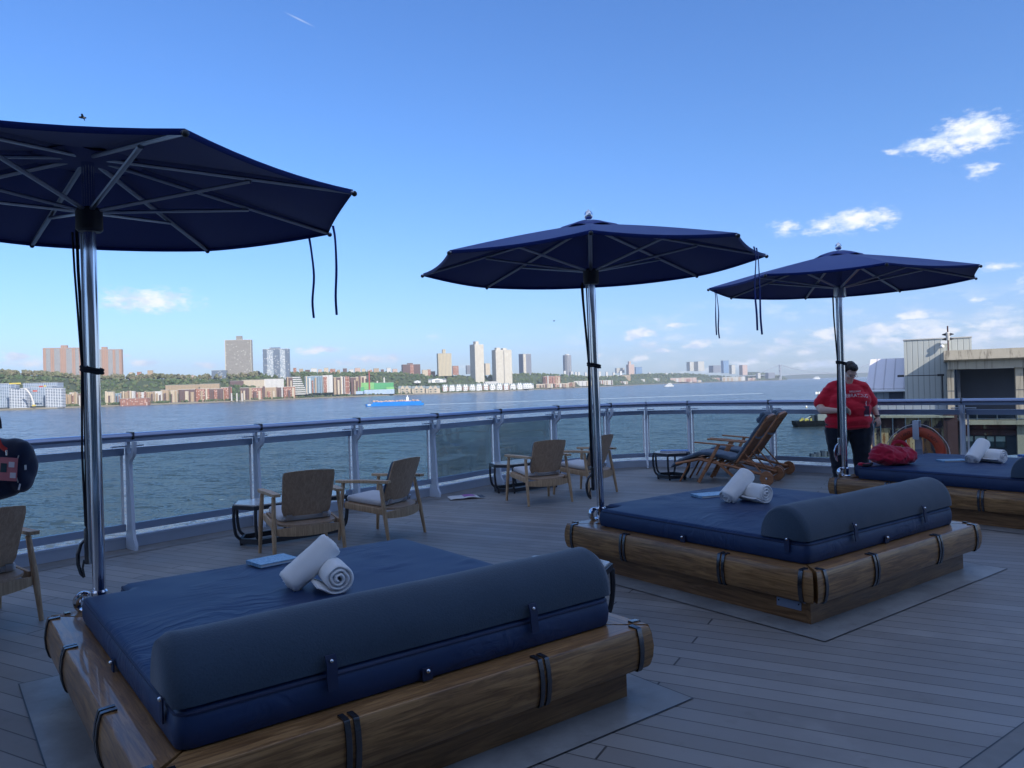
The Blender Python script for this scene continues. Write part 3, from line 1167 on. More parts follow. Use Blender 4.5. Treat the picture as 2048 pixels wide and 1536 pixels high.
def make_bed(b):
    ox, oy, w = BEDS[b]
    L = ['large navy sun bed in the foreground with a dark felt bolster, beside the leftmost parasol',
         'middle navy sun bed with a small metal plate on its base corner',
         'farthest navy sun bed partly outside the right edge, carrying a red bag'][b]
    r = empty('sun_bed', (ox, oy, 0), w, L, 'sun bed', 'sun beds on the deck')
    me, rim = mattress_mesh(b * 4.7 + 1)
    mt = link_mesh(me, 'mattress', M['vinyl'], r, True, angle=50)
    mb = MB()
    mb.tube(rim + rim[:1], .006, 6, False)
    mb.build('piping', M['piping'], mt)
    # base box (butted boards)
    for px_, py_, rz_, ln_ in ((MX / 2, -.03, 0, MX + .10), (MX / 2, MY + .03, 0, MX + .10), (-.035, MY / 2, pi / 2, MY + .028), (MX + .035, MY / 2, pi / 2, MY + .028)):
        mb = MB()
        mb.box((0, 0, .085), (ln_, .03, .17))
        mb.build('base_board', M['wood_base'], r, False, (px_, py_, 0), (0, 0, rz_))
    mb = MB()
    mb.box((MX / 2, MY / 2, .315), (MX + .02, MY + .02, .04))
    mb.build('platform', M['wood_base'], r, False)
    sides = [(0, 0, 0.0, MX), (MX, 0, pi / 2, MY), (MX, MY, pi, MX), (0, MY, -pi / 2, MY)]
    for x, y, rz, ln in sides:
        mb = MB()
        prof = [(-o, z) for o, z in RAILP]
        # mitred ends that leave a narrow open joint at the corner
        mb.sweep(prof, .008, ln - .008, -.93, -.93)
        rail = mb.build('side_timber', M['wood'], r, True, (x, y, 0), (0, 0, rz), 28)
        sx = [(-.045,), (.52, .556), (ln - .556, ln - .52), (ln + .045,)]
        for grp in sx:
            for s in grp:
                mb = MB()
                pin = [(-o, z) for o, z in RAILP[2:12]]
                pin = [(-.085, .346)] + pin
                pout = []
                for k, (yy, zz) in enumerate(pin):
                    d = Vector((yy + .02, zz - .25)).normalized() * .009
                    pout.append((yy + (d.x if k > 1 else 0), zz + (d.y if k > 0 else .009)))
                ring = pin + pout[::-1]
                hw = .011 if len(grp) == 2 else .014
                mb.ring_loft([[Vector((s - hw, a, c)) for a, c in ring], [Vector((s + hw, a, c)) for a, c in ring]])
                mb.build('strap', M['strap'], rail, True)
    # bolster: D-shaped roll on the mattress
    rings = []
    bl = MX + .03
    N = 26
    for i in range(61):
        t = i / 60
        x = -.01 + bl * t
        e = min(t, 1 - t) * bl
        k = 1 - .10 * max(0, 1 - e / .035) ** 2
        ring = []
        for j in range(N):
            a = pi * j / (N - 1)
            wob = 1 + .026 * mnoise.noise(Vector((x * 2.2, a * 1.2, b * 3.1))) + .020 * max(0, mnoise.noise(Vector((x * 8, a * .9, b))))
            ex = 1.0
            cy_ = .168 - .17 * k * math.copysign(abs(cos(a)) ** ex, cos(a)) * wob
            cz_ = .487 + .203 * k * (sin(a) ** .92) * wob
            ring.append(Vector((x, cy_, cz_)))
        rings.append(ring)
    mb = MB()
    mb.ring_loft(rings)
    bo = mb.build('bolster', M['felt'], r, True, angle=70)
    for x in (.52, 1.46):
        mb = MB()
        pts = [(x, -.012, .545), (x, -.026, .51), (x, -.026, .47), (x, -.034, .425)]
        mb.ring_loft([[Vector(p) + Vector((-.020, -.004 * q, 0)) for p in pts] + [Vector(p) + Vector((-.020, .003, 0)) for p in pts[::-1]] for q in (1,)]
                     + [[Vector(p) + Vector((.020, -.004, 0)) for p in pts] + [Vector(p) + Vector((.020, .003, 0)) for p in pts[::-1]]])
        st = mb.build('fastening_strap', M['piping'], bo)
        mb = MB()
        mb.sphere((x, -.026, .527), .0075, 6)
        mb.build('snap_button', M['chrome'], st)
    mb = MB()
    mb.box((-.018, .125, .455), (.006, .034, .085))
    st = mb.build('fastening_strap', M['piping'], bo, False)
    mb = MB()
    mb.sphere((-.022, .125, .492), .009, 6)
    mb.build('snap_button', M['chrome'], st)
    for p in ((.92, -.020, .39), (-.020, .97, .385)):
        mb = MB()
        mb.box((p[0], p[1], p[2] - .012), (.045, .006, .05) if p[1] < 0 else (.006, .045, .05))
        tb = mb.build('tab', M['piping'], mt, False)
        mb = MB()
        mb.sphere((p[0] - (.006 if p[1] > 0 else 0), p[1] - (.006 if p[1] < 0 else 0), p[2]), .010, 6)
        mb.build('snap_button', M['chrome'], tb)
    if b == 1:
        mb = MB()
        mb.box((-.054, .10, .100), (.005, .17, .052))
        pl = mb.build('maker_plate', M['bar'], r, False)
        mb = MB()
        mb.sphere((-.058, .03, .110), .005, 5)
        mb.sphere((-.058, .17, .110), .005, 5)
        mb.build('screws', M['black'], pl)
    # painted plate in the deck around the bed
    return r


def deck_plates():
    for b, (ox, oy, w) in enumerate(BEDS):
        mb = MB()
        p = .262
        z = .004
        if b == 0:
            q = [(-p, -p), (MX + p, -p), (MX + p, MY + p - .08), (-p, MY + p - .08)]
        else:
            q = [(-p, -p), (MX + p, -p), (MX + p, MY + p), (-p, MY + p)]
        vs = [mb.bm.verts.new((x, y, z)) for x, y in q]
        mb.bm.faces.new(vs)
        o = mb.build('deck_plate', M['plate'], None, False, (ox, oy, 0), (0, 0, w))
        o['kind'] = 'structure'
        mb = MB()
        g = .006
        (x0, y0), (x1, y1) = q[0], q[2]
        ring = [((x0 - g, y0 - g), (x1 + g, y0 - g), (x1, y0), (x0, y0)), ((x1 + g, y0 - g), (x1 + g, y1 + g), (x1, y1), (x1, y0)),
                ((x1 + g, y1 + g), (x0 - g, y1 + g), (x0, y1), (x1, y1)), ((x0 - g, y1 + g), (x0 - g, y0 - g), (x0, y0), (x0, y1))]
        for f in ring:
            mb.bm.faces.new([mb.bm.verts.new((x, y, .0045)) for x, y in f])
        o = mb.build('deck_plate_seam', M['black'], None, False, (ox, oy, 0), (0, 0, w))
        o['kind'] = 'structure'
    # border strip and plate of the next bay, lower right corner
    mb = MB()
    mb.bm.faces.new([mb.bm.verts.new(p) for p in ((0, 0, .004), (4, 0, .004), (4, -.085, .004), (0, -.085, .004))])
    o = mb.build('deck_border_strip', M['margin'], None, False, (.9, 2.32, 0), (0, 0, YAW2))
    o['kind'] = 'structure'
    mb = MB()
    for y0, y1, z in ((.006, 0, .0048), (-.085, -.091, .0048)):
        mb.bm.faces.new([mb.bm.verts.new(p) for p in ((0, y0, z), (4, y0, z), (4, y1, z), (0, y1, z))])
    o = mb.build('deck_border_seam', M['black'], None, False, (.9, 2.32, 0), (0, 0, YAW2))
    o['kind'] = 'structure'
    mb = MB()
    mb.bm.faces.new([mb.bm.verts.new(p) for p in ((0, -.092, .004), (4, -.092, .004), (4, -3, .004), (0, -3, .004))])
    o = mb.build('deck_plate', M['plate'], None, False, (.9, 2.32, 0), (0, 0, YAW2))
    o['kind'] = 'structure'


deck_plates()
for b in range(3):
    make_bed(b)


# ------------------------------------------------------------------ parasols
def make_parasol(loc, rim, R, ang, label, straps, hub_bright=False, rise=.345):
    r = empty('parasol', (loc[0], loc[1], 0), 0, label, 'parasol', 'navy parasols on steel poles')
    apex = rim + rise
    hub = rim - .175
    mb = MB()
    mb.tube([(0, 0, .345), (0, 0, apex + .01)], .0325, 24)
    pole = mb.build('pole', M['chrome'], r)
    mb = MB()
    mb.box((-.043, 0, (hub + .55) / 2 + .02), (.013, .02, hub - .60), bevel=.003)
    mb.build('track', M['steel_brushed'], pole, False)
    mb = MB()
    mb.lathe([(.06, .347), (.06, .357), (.042, .365), (.042, .44), (.034, .45)], 20)
    mb.build('base_socket', M['chrome'], r)
    # chrome fairlead by the parasol corner
    mb = MB()
    N = 22
    rings = []
    for i in range(N + 1):
        a = pi * .35 + (pi * 1.15) * i / N
        rr = .018 + .020 * sin(pi * i / N)
        c = Vector((-.050 + .040 * cos(a), -.045, .395 + .045 * sin(a)))
        rad = Vector((cos(a), 0, sin(a)))
        rings.append([c + rad * rr * .62 * cos(q * pi / 5) + Vector((0, 1, 0)) * rr * sin(q * pi / 5) for q in range(10)])
    mb.ring_loft(rings)
    mb.build('fairlead', M['chrome'], r)
    # runner hub
    mb = MB()
    mb.lathe([(.055, hub), (.067, hub + .012), (.067, hub + .115), (.055, hub + .13)], 24)
    mb.build('runner_hub', M['steel_brushed'] if hub_bright else M['black_frame'], r)
    mb = MB()
    mb.lathe([(.05, apex - .05), (.085, apex - .045), (.085, apex - .03), (.04, apex - .02)], 20)
    mb.build('crown_hub', M['steel_brushed'], r)
    # canopy: eight gores that sag between the ribs, with a hemmed edge and real thickness
    V = []
    nr, na = 12, 8
    rows = []
    for i in range(nr + 1):
        t = i / nr
        row = []
        for k in range(8):
            for j in range(na):
                f = j / na
                a0, a1 = ang + k * pi / 4, ang + (k + 1) * pi / 4
                p0 = Vector((cos(a0), sin(a0), 0))
                p1 = Vector((cos(a1), sin(a1), 0))
                q = p0.lerp(p1, f) * R * t
                sag = 4 * f * (1 - f)
                z = apex + (rim - apex) * (t ** 1.0) - .03 * sag * t * (1 - .35 * t) + .012 * sin(pi * t)
                q = q * (1 - .018 * sag * t)
                row.append(Vector((q.x, q.y, z)))
        rows.append(row)
    bm = bmesh.new()
    vr = [[bm.verts.new(p) for p in row] for row in rows[1:]]
    top = bm.verts.new((0, 0, apex))
    n = len(vr[0])
    for i in range(n):
        bm.faces.new((top, vr[0][i], vr[0][(i + 1) % n]))
    for a, b_ in zip(vr, vr[1:]):
        for i in range(n):
            bm.faces.new((a[i], b_[i], b_[(i + 1) % n], a[(i + 1) % n]))
    last = vr[-1]
    hem = [bm.verts.new(v.co * Vector((.998, .998, 1)).x + Vector((0, 0, -.028)) if False else Vector((v.co.x * .996, v.co.y * .996, v.co.z - .026))) for v in last]
    for i in range(n):
        bm.faces.new((last[i], hem[i], hem[(i + 1) % n], last[(i + 1) % n]))
    me = bpy.data.meshes.new('canopy')
    bm.to_mesh(me)
    bm.free()
    cn = link_mesh(me, 'canopy', M['canopy'], r, True, angle=12)
    mod = cn.modifiers.new('thickness', 'SOLIDIFY')
    mod.thickness = .002
    # wind vent cap
    mb = MB()
    rings = []
    for rr, z in ((.27, apex - .056), (.25, apex - .040), (.17, apex - .012), (.08, apex + .014), (.03, apex + .022)):
        ring = []
        for k in range(40):
            a = 2 * pi * k / 40
            lump = .012 * sin(a * 8 + ang * 8) * (rr / .27) * .7 + .006 * mnoise.noise(Vector((cos(a) * 2, sin(a) * 2, loc[0])))
            ring.append(Vector((rr * cos(a), rr * sin(a), z + lump)))
        rings.append(ring)
    mb.ring_loft(rings)
    mb.build('vent_cap', M['canopy'], r, True, angle=60)
    mb = MB()
    mb.lathe([(.020, apex + .018), (.020, apex + .032), (.031, apex + .042), (.039, apex + .062), (.035, apex + .085), (.023, apex + .102), (.009, apex + .113), (.002, apex + .120)], 20)
    mb.build('finial', M['chrome'], r)
    for k in range(8):
        a = ang + k * pi / 4
        c_, s_ = cos(a), sin(a)
        mb = MB()
        p0 = Vector((.05 * c_, .05 * s_, apex - .04))
        p1 = Vector((R * 1.004 * c_, R * 1.004 * s_, rim - .018))
        mb.tube([p0, p1], .0105, 8, flat=1.5)
        rb = mb.build('rib', M['rib'], r)
        mb = MB()
        mb.sphere(p1 + Vector((0, 0, -.004)), .016, 5)
        mb.build('rib_tip', M['black'], rb)
        q = p0.lerp(p1, .60) + Vector((0, 0, -.012))
        mb = MB()
        mb.tube([(.062 * c_, .062 * s_, hub + .118), q], .0105, 8, flat=1.4)
        mb.build('strut', M['rib'], rb)
    # halyard, tie cord and cleat
    mb = MB()
    mb.tube([(-.075, .01, hub + .02), (-.073, .01, 2.2), (-.05, .0, 1.70), (-.055, .005, 1.2), (-.058, .0, .78)], .0085, 7)
    mb.tube([(-.088, -.01, hub - .0), (-.082, -.01, 2.2), (-.055, -.012, 1.68), (-.068, -.01, 1.2), (-.066, -.0, .80)], .006, 7)
    mb.build('halyard', M['rope'], r)
    mb = MB()
    for dz in (0, .016):
        mb.tube([(.046 * cos(t) - .014 * (cos(t) < 0) , .046 * sin(t), 1.645 + dz - .012 * cos(t)) for t in [2 * pi * k / 20 for k in range(21)]], .009, 7, False)
    mb.build('tie_cord', M['rope'], r)
    mb = MB()
    mb.box((-.058, 0, .69), (.030, .022, .20), bevel=.008)
    mb.tube([(-.06, 0, .735), (-.095, 0, .70), (-.112, 0, .645), (-.112, 0, .59), (-.098, 0, .54), (-.080, 0, .52)], [.006, .010, .011, .010, .009, .008], 8)
    mb.tube([(-.080, 0, .52), (-.088, 0, .57), (-.078, 0, .615)], .006, 8)
    mb.build('cleat_lever', M['chrome'] if hub_bright else M['strap'], r)
    for (a, rad, ln, dz, sw) in straps:
        c_, s_ = cos(a), sin(a)
        P = catmull([(rad * c_, rad * s_, rim - .03 + dz), (rad * c_ + .012, rad * s_, rim - .12 + dz), (rad * c_ + sw, rad * s_ + .02, rim - ln * .5), (rad * c_ + sw * .5, rad * s_, rim - ln * .8),
                     (rad * c_ + sw * .8, rad * s_, rim - ln)], 4)
        mb = MB()
        rings = []
        for i, p in enumerate(P):
            tw = .5 + .5 * sin(i * .35)
            d = Vector((cos(tw), sin(tw), 0)) * .0075
            e = Vector((-sin(tw), cos(tw), 0)) * .002
            rings.append([p - d - e, p + d - e, p + d + e, p - d + e])
        mb.ring_loft(rings)
        mb.build('tie_strap', M['canopy'], r)
    return r


A1, A2, A3 = 3.885, 3.04, 3.022
make_parasol((-2.29, 4.162), 2.583, 1.464, A1, 'leftmost navy parasol, nearest the camera, its canopy cut by the left edge', [(A1 + 3.72 * pi / 4, 1.36, .60, 0, .01), (A1 + 4.13 * pi / 4, 1.40, .58, 0, .02)], rise=.265)
u2 = make_parasol((.730, 6.467), 2.518, 1.452, A2, 'middle navy parasol with two straps dangling from its right tip, over the middle sun bed', [(A2 + 3.55 * pi / 4, 1.34, .66, .02, .0), (A2 + 3.62 * pi / 4, 1.35, .69, .02, .02)])
u2.rotation_euler = (0, radians(-.75), 0)
make_parasol((3.816, 8.781), 2.584, 1.476, A3, 'rightmost navy parasol beside the person in the red shirt', [(A3 + .05 * pi / 4, 1.42, .56, 0, .012), (A3 + .08 * pi / 4, 1.41, .60, 0, .03)], True)


# ------------------------------------------------------------------ lounge chairs
def make_chair():
    r = empty('lounge_chair', (0, 0, 0), 0, 'x', 'armchair', 'teak lounge chairs by the railing')
    for sx in (-1, 1):
        for y0, y1, z1 in ((.26, .31, .575), (-.20, -.30, .575)):
            mb = MB()
            mb.tube([(sx * .315, y1, 0), (sx * .305, (y0 + y1) / 2, .30), (sx * .29, y0, z1)], [.015, .022, .018], 12)
            mb.build('leg', M['teak'], r)
        mb = MB()
        out = [(-.042, -.30), (.022, -.31), (.034, -.05), (.036, .25), (.026, .335), (-.026, .335), (-.036, .22), (-.034, -.03)]
        mb.ring_loft([[Vector((sx * (.292 + a), b, .575 + .012 * (b < 0))) for a, b in out], [Vector((sx * (.292 + a), b, .600 + .012 * (b < 0))) for a, b in out]])
        mb.build('armrest', M['teak'], r, True, angle=50)
        mb = MB()
        mb.box((sx * .282, .01, .325), (.022, .47, .06), Matrix.Rotation(.10, 4, 'X'), .004)
        mb.build('side_rail', M['teak'], r, True)
    mb = MB()
    # bowed rear rail
    rings = []
    for i in range(13):
        t = i / 12 * 2 - 1
        x = t * .282
        y = -.25 - .06 * (1 - t * t)
        h = .030 + .016 * (1 - t * t)
        rings.append([Vector((x, y - .011, .268 - h * .9)), Vector((x, y + .011, .268 - h * .9)), Vector((x, y + .011, .268 + h)), Vector((x, y - .011, .268 + h))])
    mb.ring_loft(rings)
    mb.box((0, .255, .345), (.56, .022, .055), bevel=.004)
    mb.build('cross_rail', M['teak'], r, True)
    # seat board with rounded tail
    mb = MB()
    out = [(-.255, .27), (.255, .27)] + [(.255 * cos(a), -.19 + .13 * sin(a)) for a in [-(pi * k / 14) for k in range(15)]]
    mb.ring_loft([[Vector((x, y, .338 + .09 * y + dz)) for x, y in out] for dz in (0, .018)])
    mb.build('seat', M['teak_panel'], r, True, angle=40)
    mb = MB()
    out = []
    for cx_, cy_, a0 in ((.19, .235, 0), (-.19, .235, 1), (-.19, -.12, 2), (.19, -.12, 3)):
        for k in range(5):
            a = (a0 + k / 4) * pi / 2
            out.append((cx_ + .05 * cos(a), cy_ + .05 * sin(a)))
    rings = []
    for s_, dz in ((.965, 0), (1, .010), (1, .034), (.97, .046), (.8, .052)):
        rings.append([Vector((x * s_, .055 + (y - .055) * s_, .362 + .09 * y + dz)) for x, y in out])
    mb.ring_loft(rings)
    mb.build('seat_cushion', M['seat_cloth'], r, True, angle=60)

    def back(y_off, th, grow, z0=.395, z1=.795):
        rings = []
        nu, nv = 16, 9
        A, B = [], []
        for j in range(nv + 1):
            t = j / nv
            zz = z0 + (z1 - z0) * t
            yb = -.175 - .155 * t
            half = (.215 + .018 * t) * grow
            ra, rb_ = [], []
            for i in range(nu + 1):
                u = i / nu * 2 - 1
                uu = u
                edge = 1.0
                # rounded outer corners
                if t > .9:
                    edge = 1 - .045 * ((t - .9) / .1) ** 2
                if t < .1:
                    edge = 1 - .07 * ((.1 - t) / .1) ** 2
                x = half * uu * edge
                lift = .016 * (1 - u * u) * t
                y = yb - .045 * (1 - u * u) + y_off
                ra.append(Vector((x, y, zz + lift)))
                rb_.append(Vector((x, y + th, zz + lift)))
            A.append(ra)
            B.append(rb_)
        bm_ = bmesh.new()
        a = [[bm_.verts.new(p) for p in row] for row in A]
        c = [[bm_.verts.new(p) for p in row] for row in B]
        for j in range(nv):
            for i in range(nu):
                bm_.faces.new((a[j][i], a[j][i + 1], a[j + 1][i + 1], a[j + 1][i]))
                bm_.faces.new((c[j][i], c[j + 1][i], c[j + 1][i + 1], c[j][i + 1]))
        for i in range(nu):
            bm_.faces.new((a[0][i], c[0][i], c[0][i + 1], a[0][i + 1]))
            bm_.faces.new((a[nv][i], a[nv][i + 1], c[nv][i + 1], c[nv][i]))
        for j in range(nv):
            bm_.faces.new((a[j][0], a[j + 1][0], c[j + 1][0], c[j][0]))
            bm_.faces.new((a[j][nu], c[j][nu], c[j + 1][nu], a[j + 1][nu]))
        mb_ = MB()
        mb_.bm.free()
        mb_.bm = bm_
        return mb_
    b1 = back(0, .014, 1.0).build('backrest', M['teak_panel'], r, True, angle=45)
    back(.016, .022, .985, .41, .79).build('back_cushion', M['cushion'], r, True, angle=45)
    for sx in (-1, 1):
        mb = MB()
        mb.box((sx * .16, -.215, .385), (.05, .012, .05), Matrix.Rotation(.35, 4, 'X'), .003)
        mb.build('hinge_block', M['steel_brushed'], r, True)
    return r


CH = [(-1.98, 7.02, 120, 'teak lounge chair seen square from behind, just beyond the towels on the foreground bed'),
      (-1.36, 7.78, 153, 'teak lounge chair turned side-on toward its neighbour, right of the near pair'),
      (.31, 9.82, 117, 'teak lounge chair left of the far pair, its wooden back toward the camera'),
      (.97, 10.42, 139, 'teak lounge chair right of the far pair, crossed by the middle parasol pole'),
      (-3.66, 5.06, 147, 'teak lounge chair cut off by the left edge of the view')]
ch0 = make_chair()
for i, (x, y, a, lb) in enumerate(CH):
    o = ch0 if i == 0 else copy_tree(ch0)
    o.location = (x, y, 0)
    o.rotation_euler = (0, 0, radians(a - 90))
    o['label'] = lb


# ------------------------------------------------------------------ side tables
def make_table(loc, rz, ln, wd, label, h=.41):
    r = empty('side_table', (loc[0], loc[1], 0), rz, label, 'side table', 'black framed side tables with pale tops')
    hx, hy = ln / 2, wd / 2
    cx_ = min(hx, hy) * .5
    ol = [(-hx, 0), (-hx + cx_, -hy), (hx - cx_, -hy), (hx, 0), (hx - cx_, hy), (-hx + cx_, hy)]

    def sc(P, k, dz):
        return [Vector((x + (-math.copysign(k, x) if abs(x) > 1e-6 else 0), y + (-math.copysign(k, y) if abs(y) > 1e-6 else 0), dz)) for x, y in P]
    mb = MB()
    mb.ring_loft([sc(ol, 0, h - .045), sc(ol, 0, h - .008)])
    mb.build('frame', M['black_frame'], r, False)
    mb = MB()
    mb.ring_loft([sc(ol, .018, h - .02), sc(ol, .018, h), sc(ol, .024, h + .004)])
    mb.build('table_top', M['stone'], r, False)
    for x, y in ol + ([(0, -hy), (0, hy)] if ln > .8 else []):
        mb = MB()
        k = 1.0
        fx, fy = (x * (1 - .08 / max(hx, .01)) if abs(x) > 1e-6 else 0), (y * .82)
        P = catmull([(x * .975, y * .975, h - .04), (x * .98, y * .98, h * .60), (fx + (x - fx) * .62, fy + (y - fy) * .62, h * .28), (fx, fy, .055)], 5)
        mb.tube(P, .016, 6)
        mb.build('leg', M['black_frame'], r, True)
    fl = [((x * (1 - .08 / hx) if abs(x) > 1e-6 else 0), y * .82) for x, y in ol]
    mb = MB()
    for (a, b), (c, d) in zip(fl, fl[1:] + fl[:1]):
        L_ = hypot(c - a, d - b)
        mb.box(((a + c) / 2, (b + d) / 2, .045), (L_ - .002, .03, .05), atan2(d - b, c - a))
    mb.build('base_ring', M['black_frame'], r, False)
    mb = MB()
    for x, y in fl:
        mb.lathe([(.014, 0), (.014, .02)], 8, (x, y, 0))
    mb.build('glide', M['black'], r)
    return r


make_table((-2.30, 7.86), radians(40), 1.25, .5, 'long black side table with pale top behind the near pair of chairs')
make_table((.16, 11.0), radians(42), 1.2, .5, 'long black side table with pale top behind the far pair of chairs')
make_table((2.43, 11.75), radians(8), .60, .56, 'small hexagonal black side table with a blue book at the foot of the deck loungers')
make_table((.275, 4.60), radians(5), .62, .56, 'small black side table mostly hidden behind the bolster of the foreground bed')
make_table((6.50, 9.62), radians(5), .62, .56, 'small black side table at the right edge behind the farthest bed')


# ------------------------------------------------------------------ books
def mat_cover(name, c0, c1, c2):
    m, t, b = principled(name, c0, .35)
    oc = t.node('ShaderNodeTexCoord', 3)
    v = t.n.new('ShaderNodeTexVoronoi')
    v.inputs['Scale'].default_value = 46
    t.l.new(t.mapping(oc, sc=(1, 1.8, .01)), v.inputs['Vector'])
    n = t.noise(oc, 60, 2, .5)
    t.put(b.inputs['Base Color'], t.mix(t.step(v.outputs['Distance'], .2, .5), c1, t.mix(t.step(n, .4, .6), c0, c2)))
    return m


M['cover'] = mat_cover('patterned_blue_cover', (.20, .36, .55), (.34, .50, .62), (.10, .25, .42))
M['cover_plain'] = mat_plain('blue_cover', (.04, .13, .42), .35, 0, .1, 20)
M['page'] = mat_plain('paper_pages', (.55, .56, .58), .8, 0, .05, 90)


def make_book(loc, rz, label, sx=.235, sy=.165, th=.018, cover='cover'):
    r = empty('book', loc, rz, label, 'book')
    mb = MB()
    mb.box((0, 0, th / 2), (sx - .008, sy - .008, th - .004))
    mb.build('pages', M['page'], r, False)
    mb = MB()
    mb.box((0, 0, th), (sx, sy, .003), bevel=.001)
    mb.box((0, 0, .0015), (sx, sy, .003), bevel=.001)
    mb.box((-sx / 2 + .0015, 0, th / 2), (.003, sy, th - .004))
    mb.build('cover', M[cover], r, False)
    return r


p = bed_point(0, .99, 1.855)
make_book((p.x, p.y, HT + .010), YAW1 + .12, 'blue patterned book beside the towels on the foreground bed', .24, .19)
p = bed_point(1, 1.09, 1.60)
make_book((p.x, p.y, HT + .010), YAW2 - .35, 'pale patterned book beside the towels on the middle bed', .30, .19)
p = bed_point(2, 1.02, 1.28)
make_book((p.x, p.y, HT + .010), .0, 'thin white book beside the towels on the farthest bed', .30, .18)
make_book((2.47, 11.70, .416), -.25, 'blue book lying on the small hexagonal table', .42, .22, .02, 'cover_plain')
make_book((6.56, 9.62, .416), -.1, 'blue book lying on the table at the right edge', .26, .2, .02, 'cover_plain')


def magazine():
    r = empty('magazine', (-.66, 10.30, .004), .25, 'open magazine with a purple picture lying on the deck by the chairs', 'magazine')
    mb = MB()
    P = []
    for i in range(13):
        x = -.24 + i * .04
        P.append((x, .004 + .018 * (1 - abs(x) / .24) + .004 * sin(x * 25)))
    rings = [[Vector((x, -.15, z)), Vector((x, .15, z)), Vector((x, .15, z + .002)), Vector((x, -.15, z + .002))] for x, z in P]
    mb.ring_loft(rings)
    mb.build('pages', M['page'], r)
    mb = MB()
    rings = [[Vector((x, -.05, z + .003)), Vector((x, .14, z + .003)), Vector((x, .14, z + .004)), Vector((x, -.05, z + .004))] for x, z in P[5:10]]
    mb.ring_loft(rings)
    mb.build('picture', mat_plain('purple_print', (.32, .05, .30), .4, 0, .4, 25), r)
    mb = MB()
    rings = [[Vector((x, -.13, z + .003)), Vector((x, .13, z + .003)), Vector((x, .13, z + .004)), Vector((x, -.13, z + .004))] for x, z in P[10:]]
    mb.ring_loft(rings)
    mb.build('dark_page', M['dark_wall'], r)


magazine()


# ------------------------------------------------------------------ rolled towels
def towel_roll(loc, axis, R, ln, label, flap=0.0, seed=0, turn=0.0):
    """spiral-rolled terry towel; axis points out of the end that shows"""
    r = empty('rolled_towel', loc, 0, label, 'towel', 'rolled white towels on the beds')
    q = Vector(axis).normalized().to_track_quat('Y', 'Z')
    r.rotation_mode = 'QUATERNION'
    r.rotation_quaternion = q
    th = R * .232
    turns = 3.1
    n = 150
    mid = []
    for i in range(n + 1):
        t = i / n
        a = 2 * pi * turns * t + turn
        rr = R * .10 + (R * .90 - th * .5) * t
        rr *= 1 + .085 * mnoise.noise(Vector((cos(a) * 1.3, sin(a) * 1.3, seed + t * 2)))
        mid.append((rr * cos(a), rr * sin(a) * .96, th * (.492 if t < .96 else .492 - .2 * (t - .96) / .04)))
    if flap:
        a = 2 * pi * turns + turn
        x, z, _ = mid[-1]
        for k in range(1, 9):
            mid.append((x + flap * k / 8 * -sin(a) * 1.0, z + flap * k / 8 * cos(a), th * .36))
    pts = []
    for i, (x, z, h) in enumerate(mid):
        a = mid[max(0, i - 1)]
        b = mid[min(len(mid) - 1, i + 1)]
        tx, tz = b[0] - a[0], b[1] - a[1]
        l_ = hypot(tx, tz)
        pts.append((x, z, -tz / l_ * h, tx / l_ * h))
    bm = bmesh.new()
    rows = []
    ny = 22
    for j in range(ny + 1):
        t = j / ny
        e = min(t, 1 - t) * ln
        puff = 1 - .75 * max(0, 1 - e / .010) ** 2
        row = []
        for s in (1, -1):
            row2 = []
            for i, (x, z, nx, nz) in enumerate(pts):
                rad = hypot(x, z) / R
                y = (t - .5) * ln
                y += (.016 * (rad - .6) * (1 if t > .5 else -1)) * (abs(t - .5) * 2) ** 3 * -1
                w = .0028 * mnoise.noise(Vector((x * 34, y * 30, z * 34 + seed)))
                k_ = puff * s
                row2.append((x + nx * k_ + (nx * w * 120 * s if False else 0), y + .004 * mnoise.noise(Vector((i * .12, seed, 1))), z + nz * k_ + w))
            row.append(row2)
        loop = row[0] + row[1][::-1]
        rows.append([bm.verts.new(v) for v in loop])
    m_ = len(rows[0])
    for a, b in zip(rows, rows[1:]):
        for k in range(m_):
            bm.faces.new((a[k], a[(k + 1) % m_], b[(k + 1) % m_], b[k]))
    h_ = m_ // 2
    for row, fl in ((rows[0], 0), (rows[-1], 1)):
        for i in range(h_ - 1):
            f = (row[i], row[i + 1], row[m_ - 2 - i], row[m_ - 1 - i])
            bm.faces.new(f if fl else f[::-1])
    bmesh.ops.recalc_face_normals(bm, faces=bm.faces)
    me = bpy.data.meshes.new('towel_cloth')
    bm.to_mesh(me)
    bm.free()
    link_mesh(me, 'towel_cloth', M['towel'], r, True, angle=75)
    return r


def towels(b, x, y, where, s=1.0):
    p = bed_point(b, x, y)
    z = HT + .010
    R = .083 * s
    towel_roll((p.x + .075, p.y - .03, z + R * .93), (.42, -.90, .0), R, .27 * s, 'rolled towel lying with its spiral end showing on the %s' % where, .075 * s, b * 3 + 1, .35 - 2 * pi * 3.1 - 1.45)
    d = Vector((.225, .12, .195)).normalized()
    towel_roll((p.x - .050, p.y + .010, z + .122 * s), d, R * .97, .30 * s, 'rolled towel leaning upward over the other towel on the %s' % where, .05, b * 3 + 2, 2.2)


towels(0, .965, 1.10, 'foreground bed')
towels(1, 1.035, 1.22, 'middle bed', 1.02)
towels(2, 1.10, 1.00, 'farthest bed', 1.02)


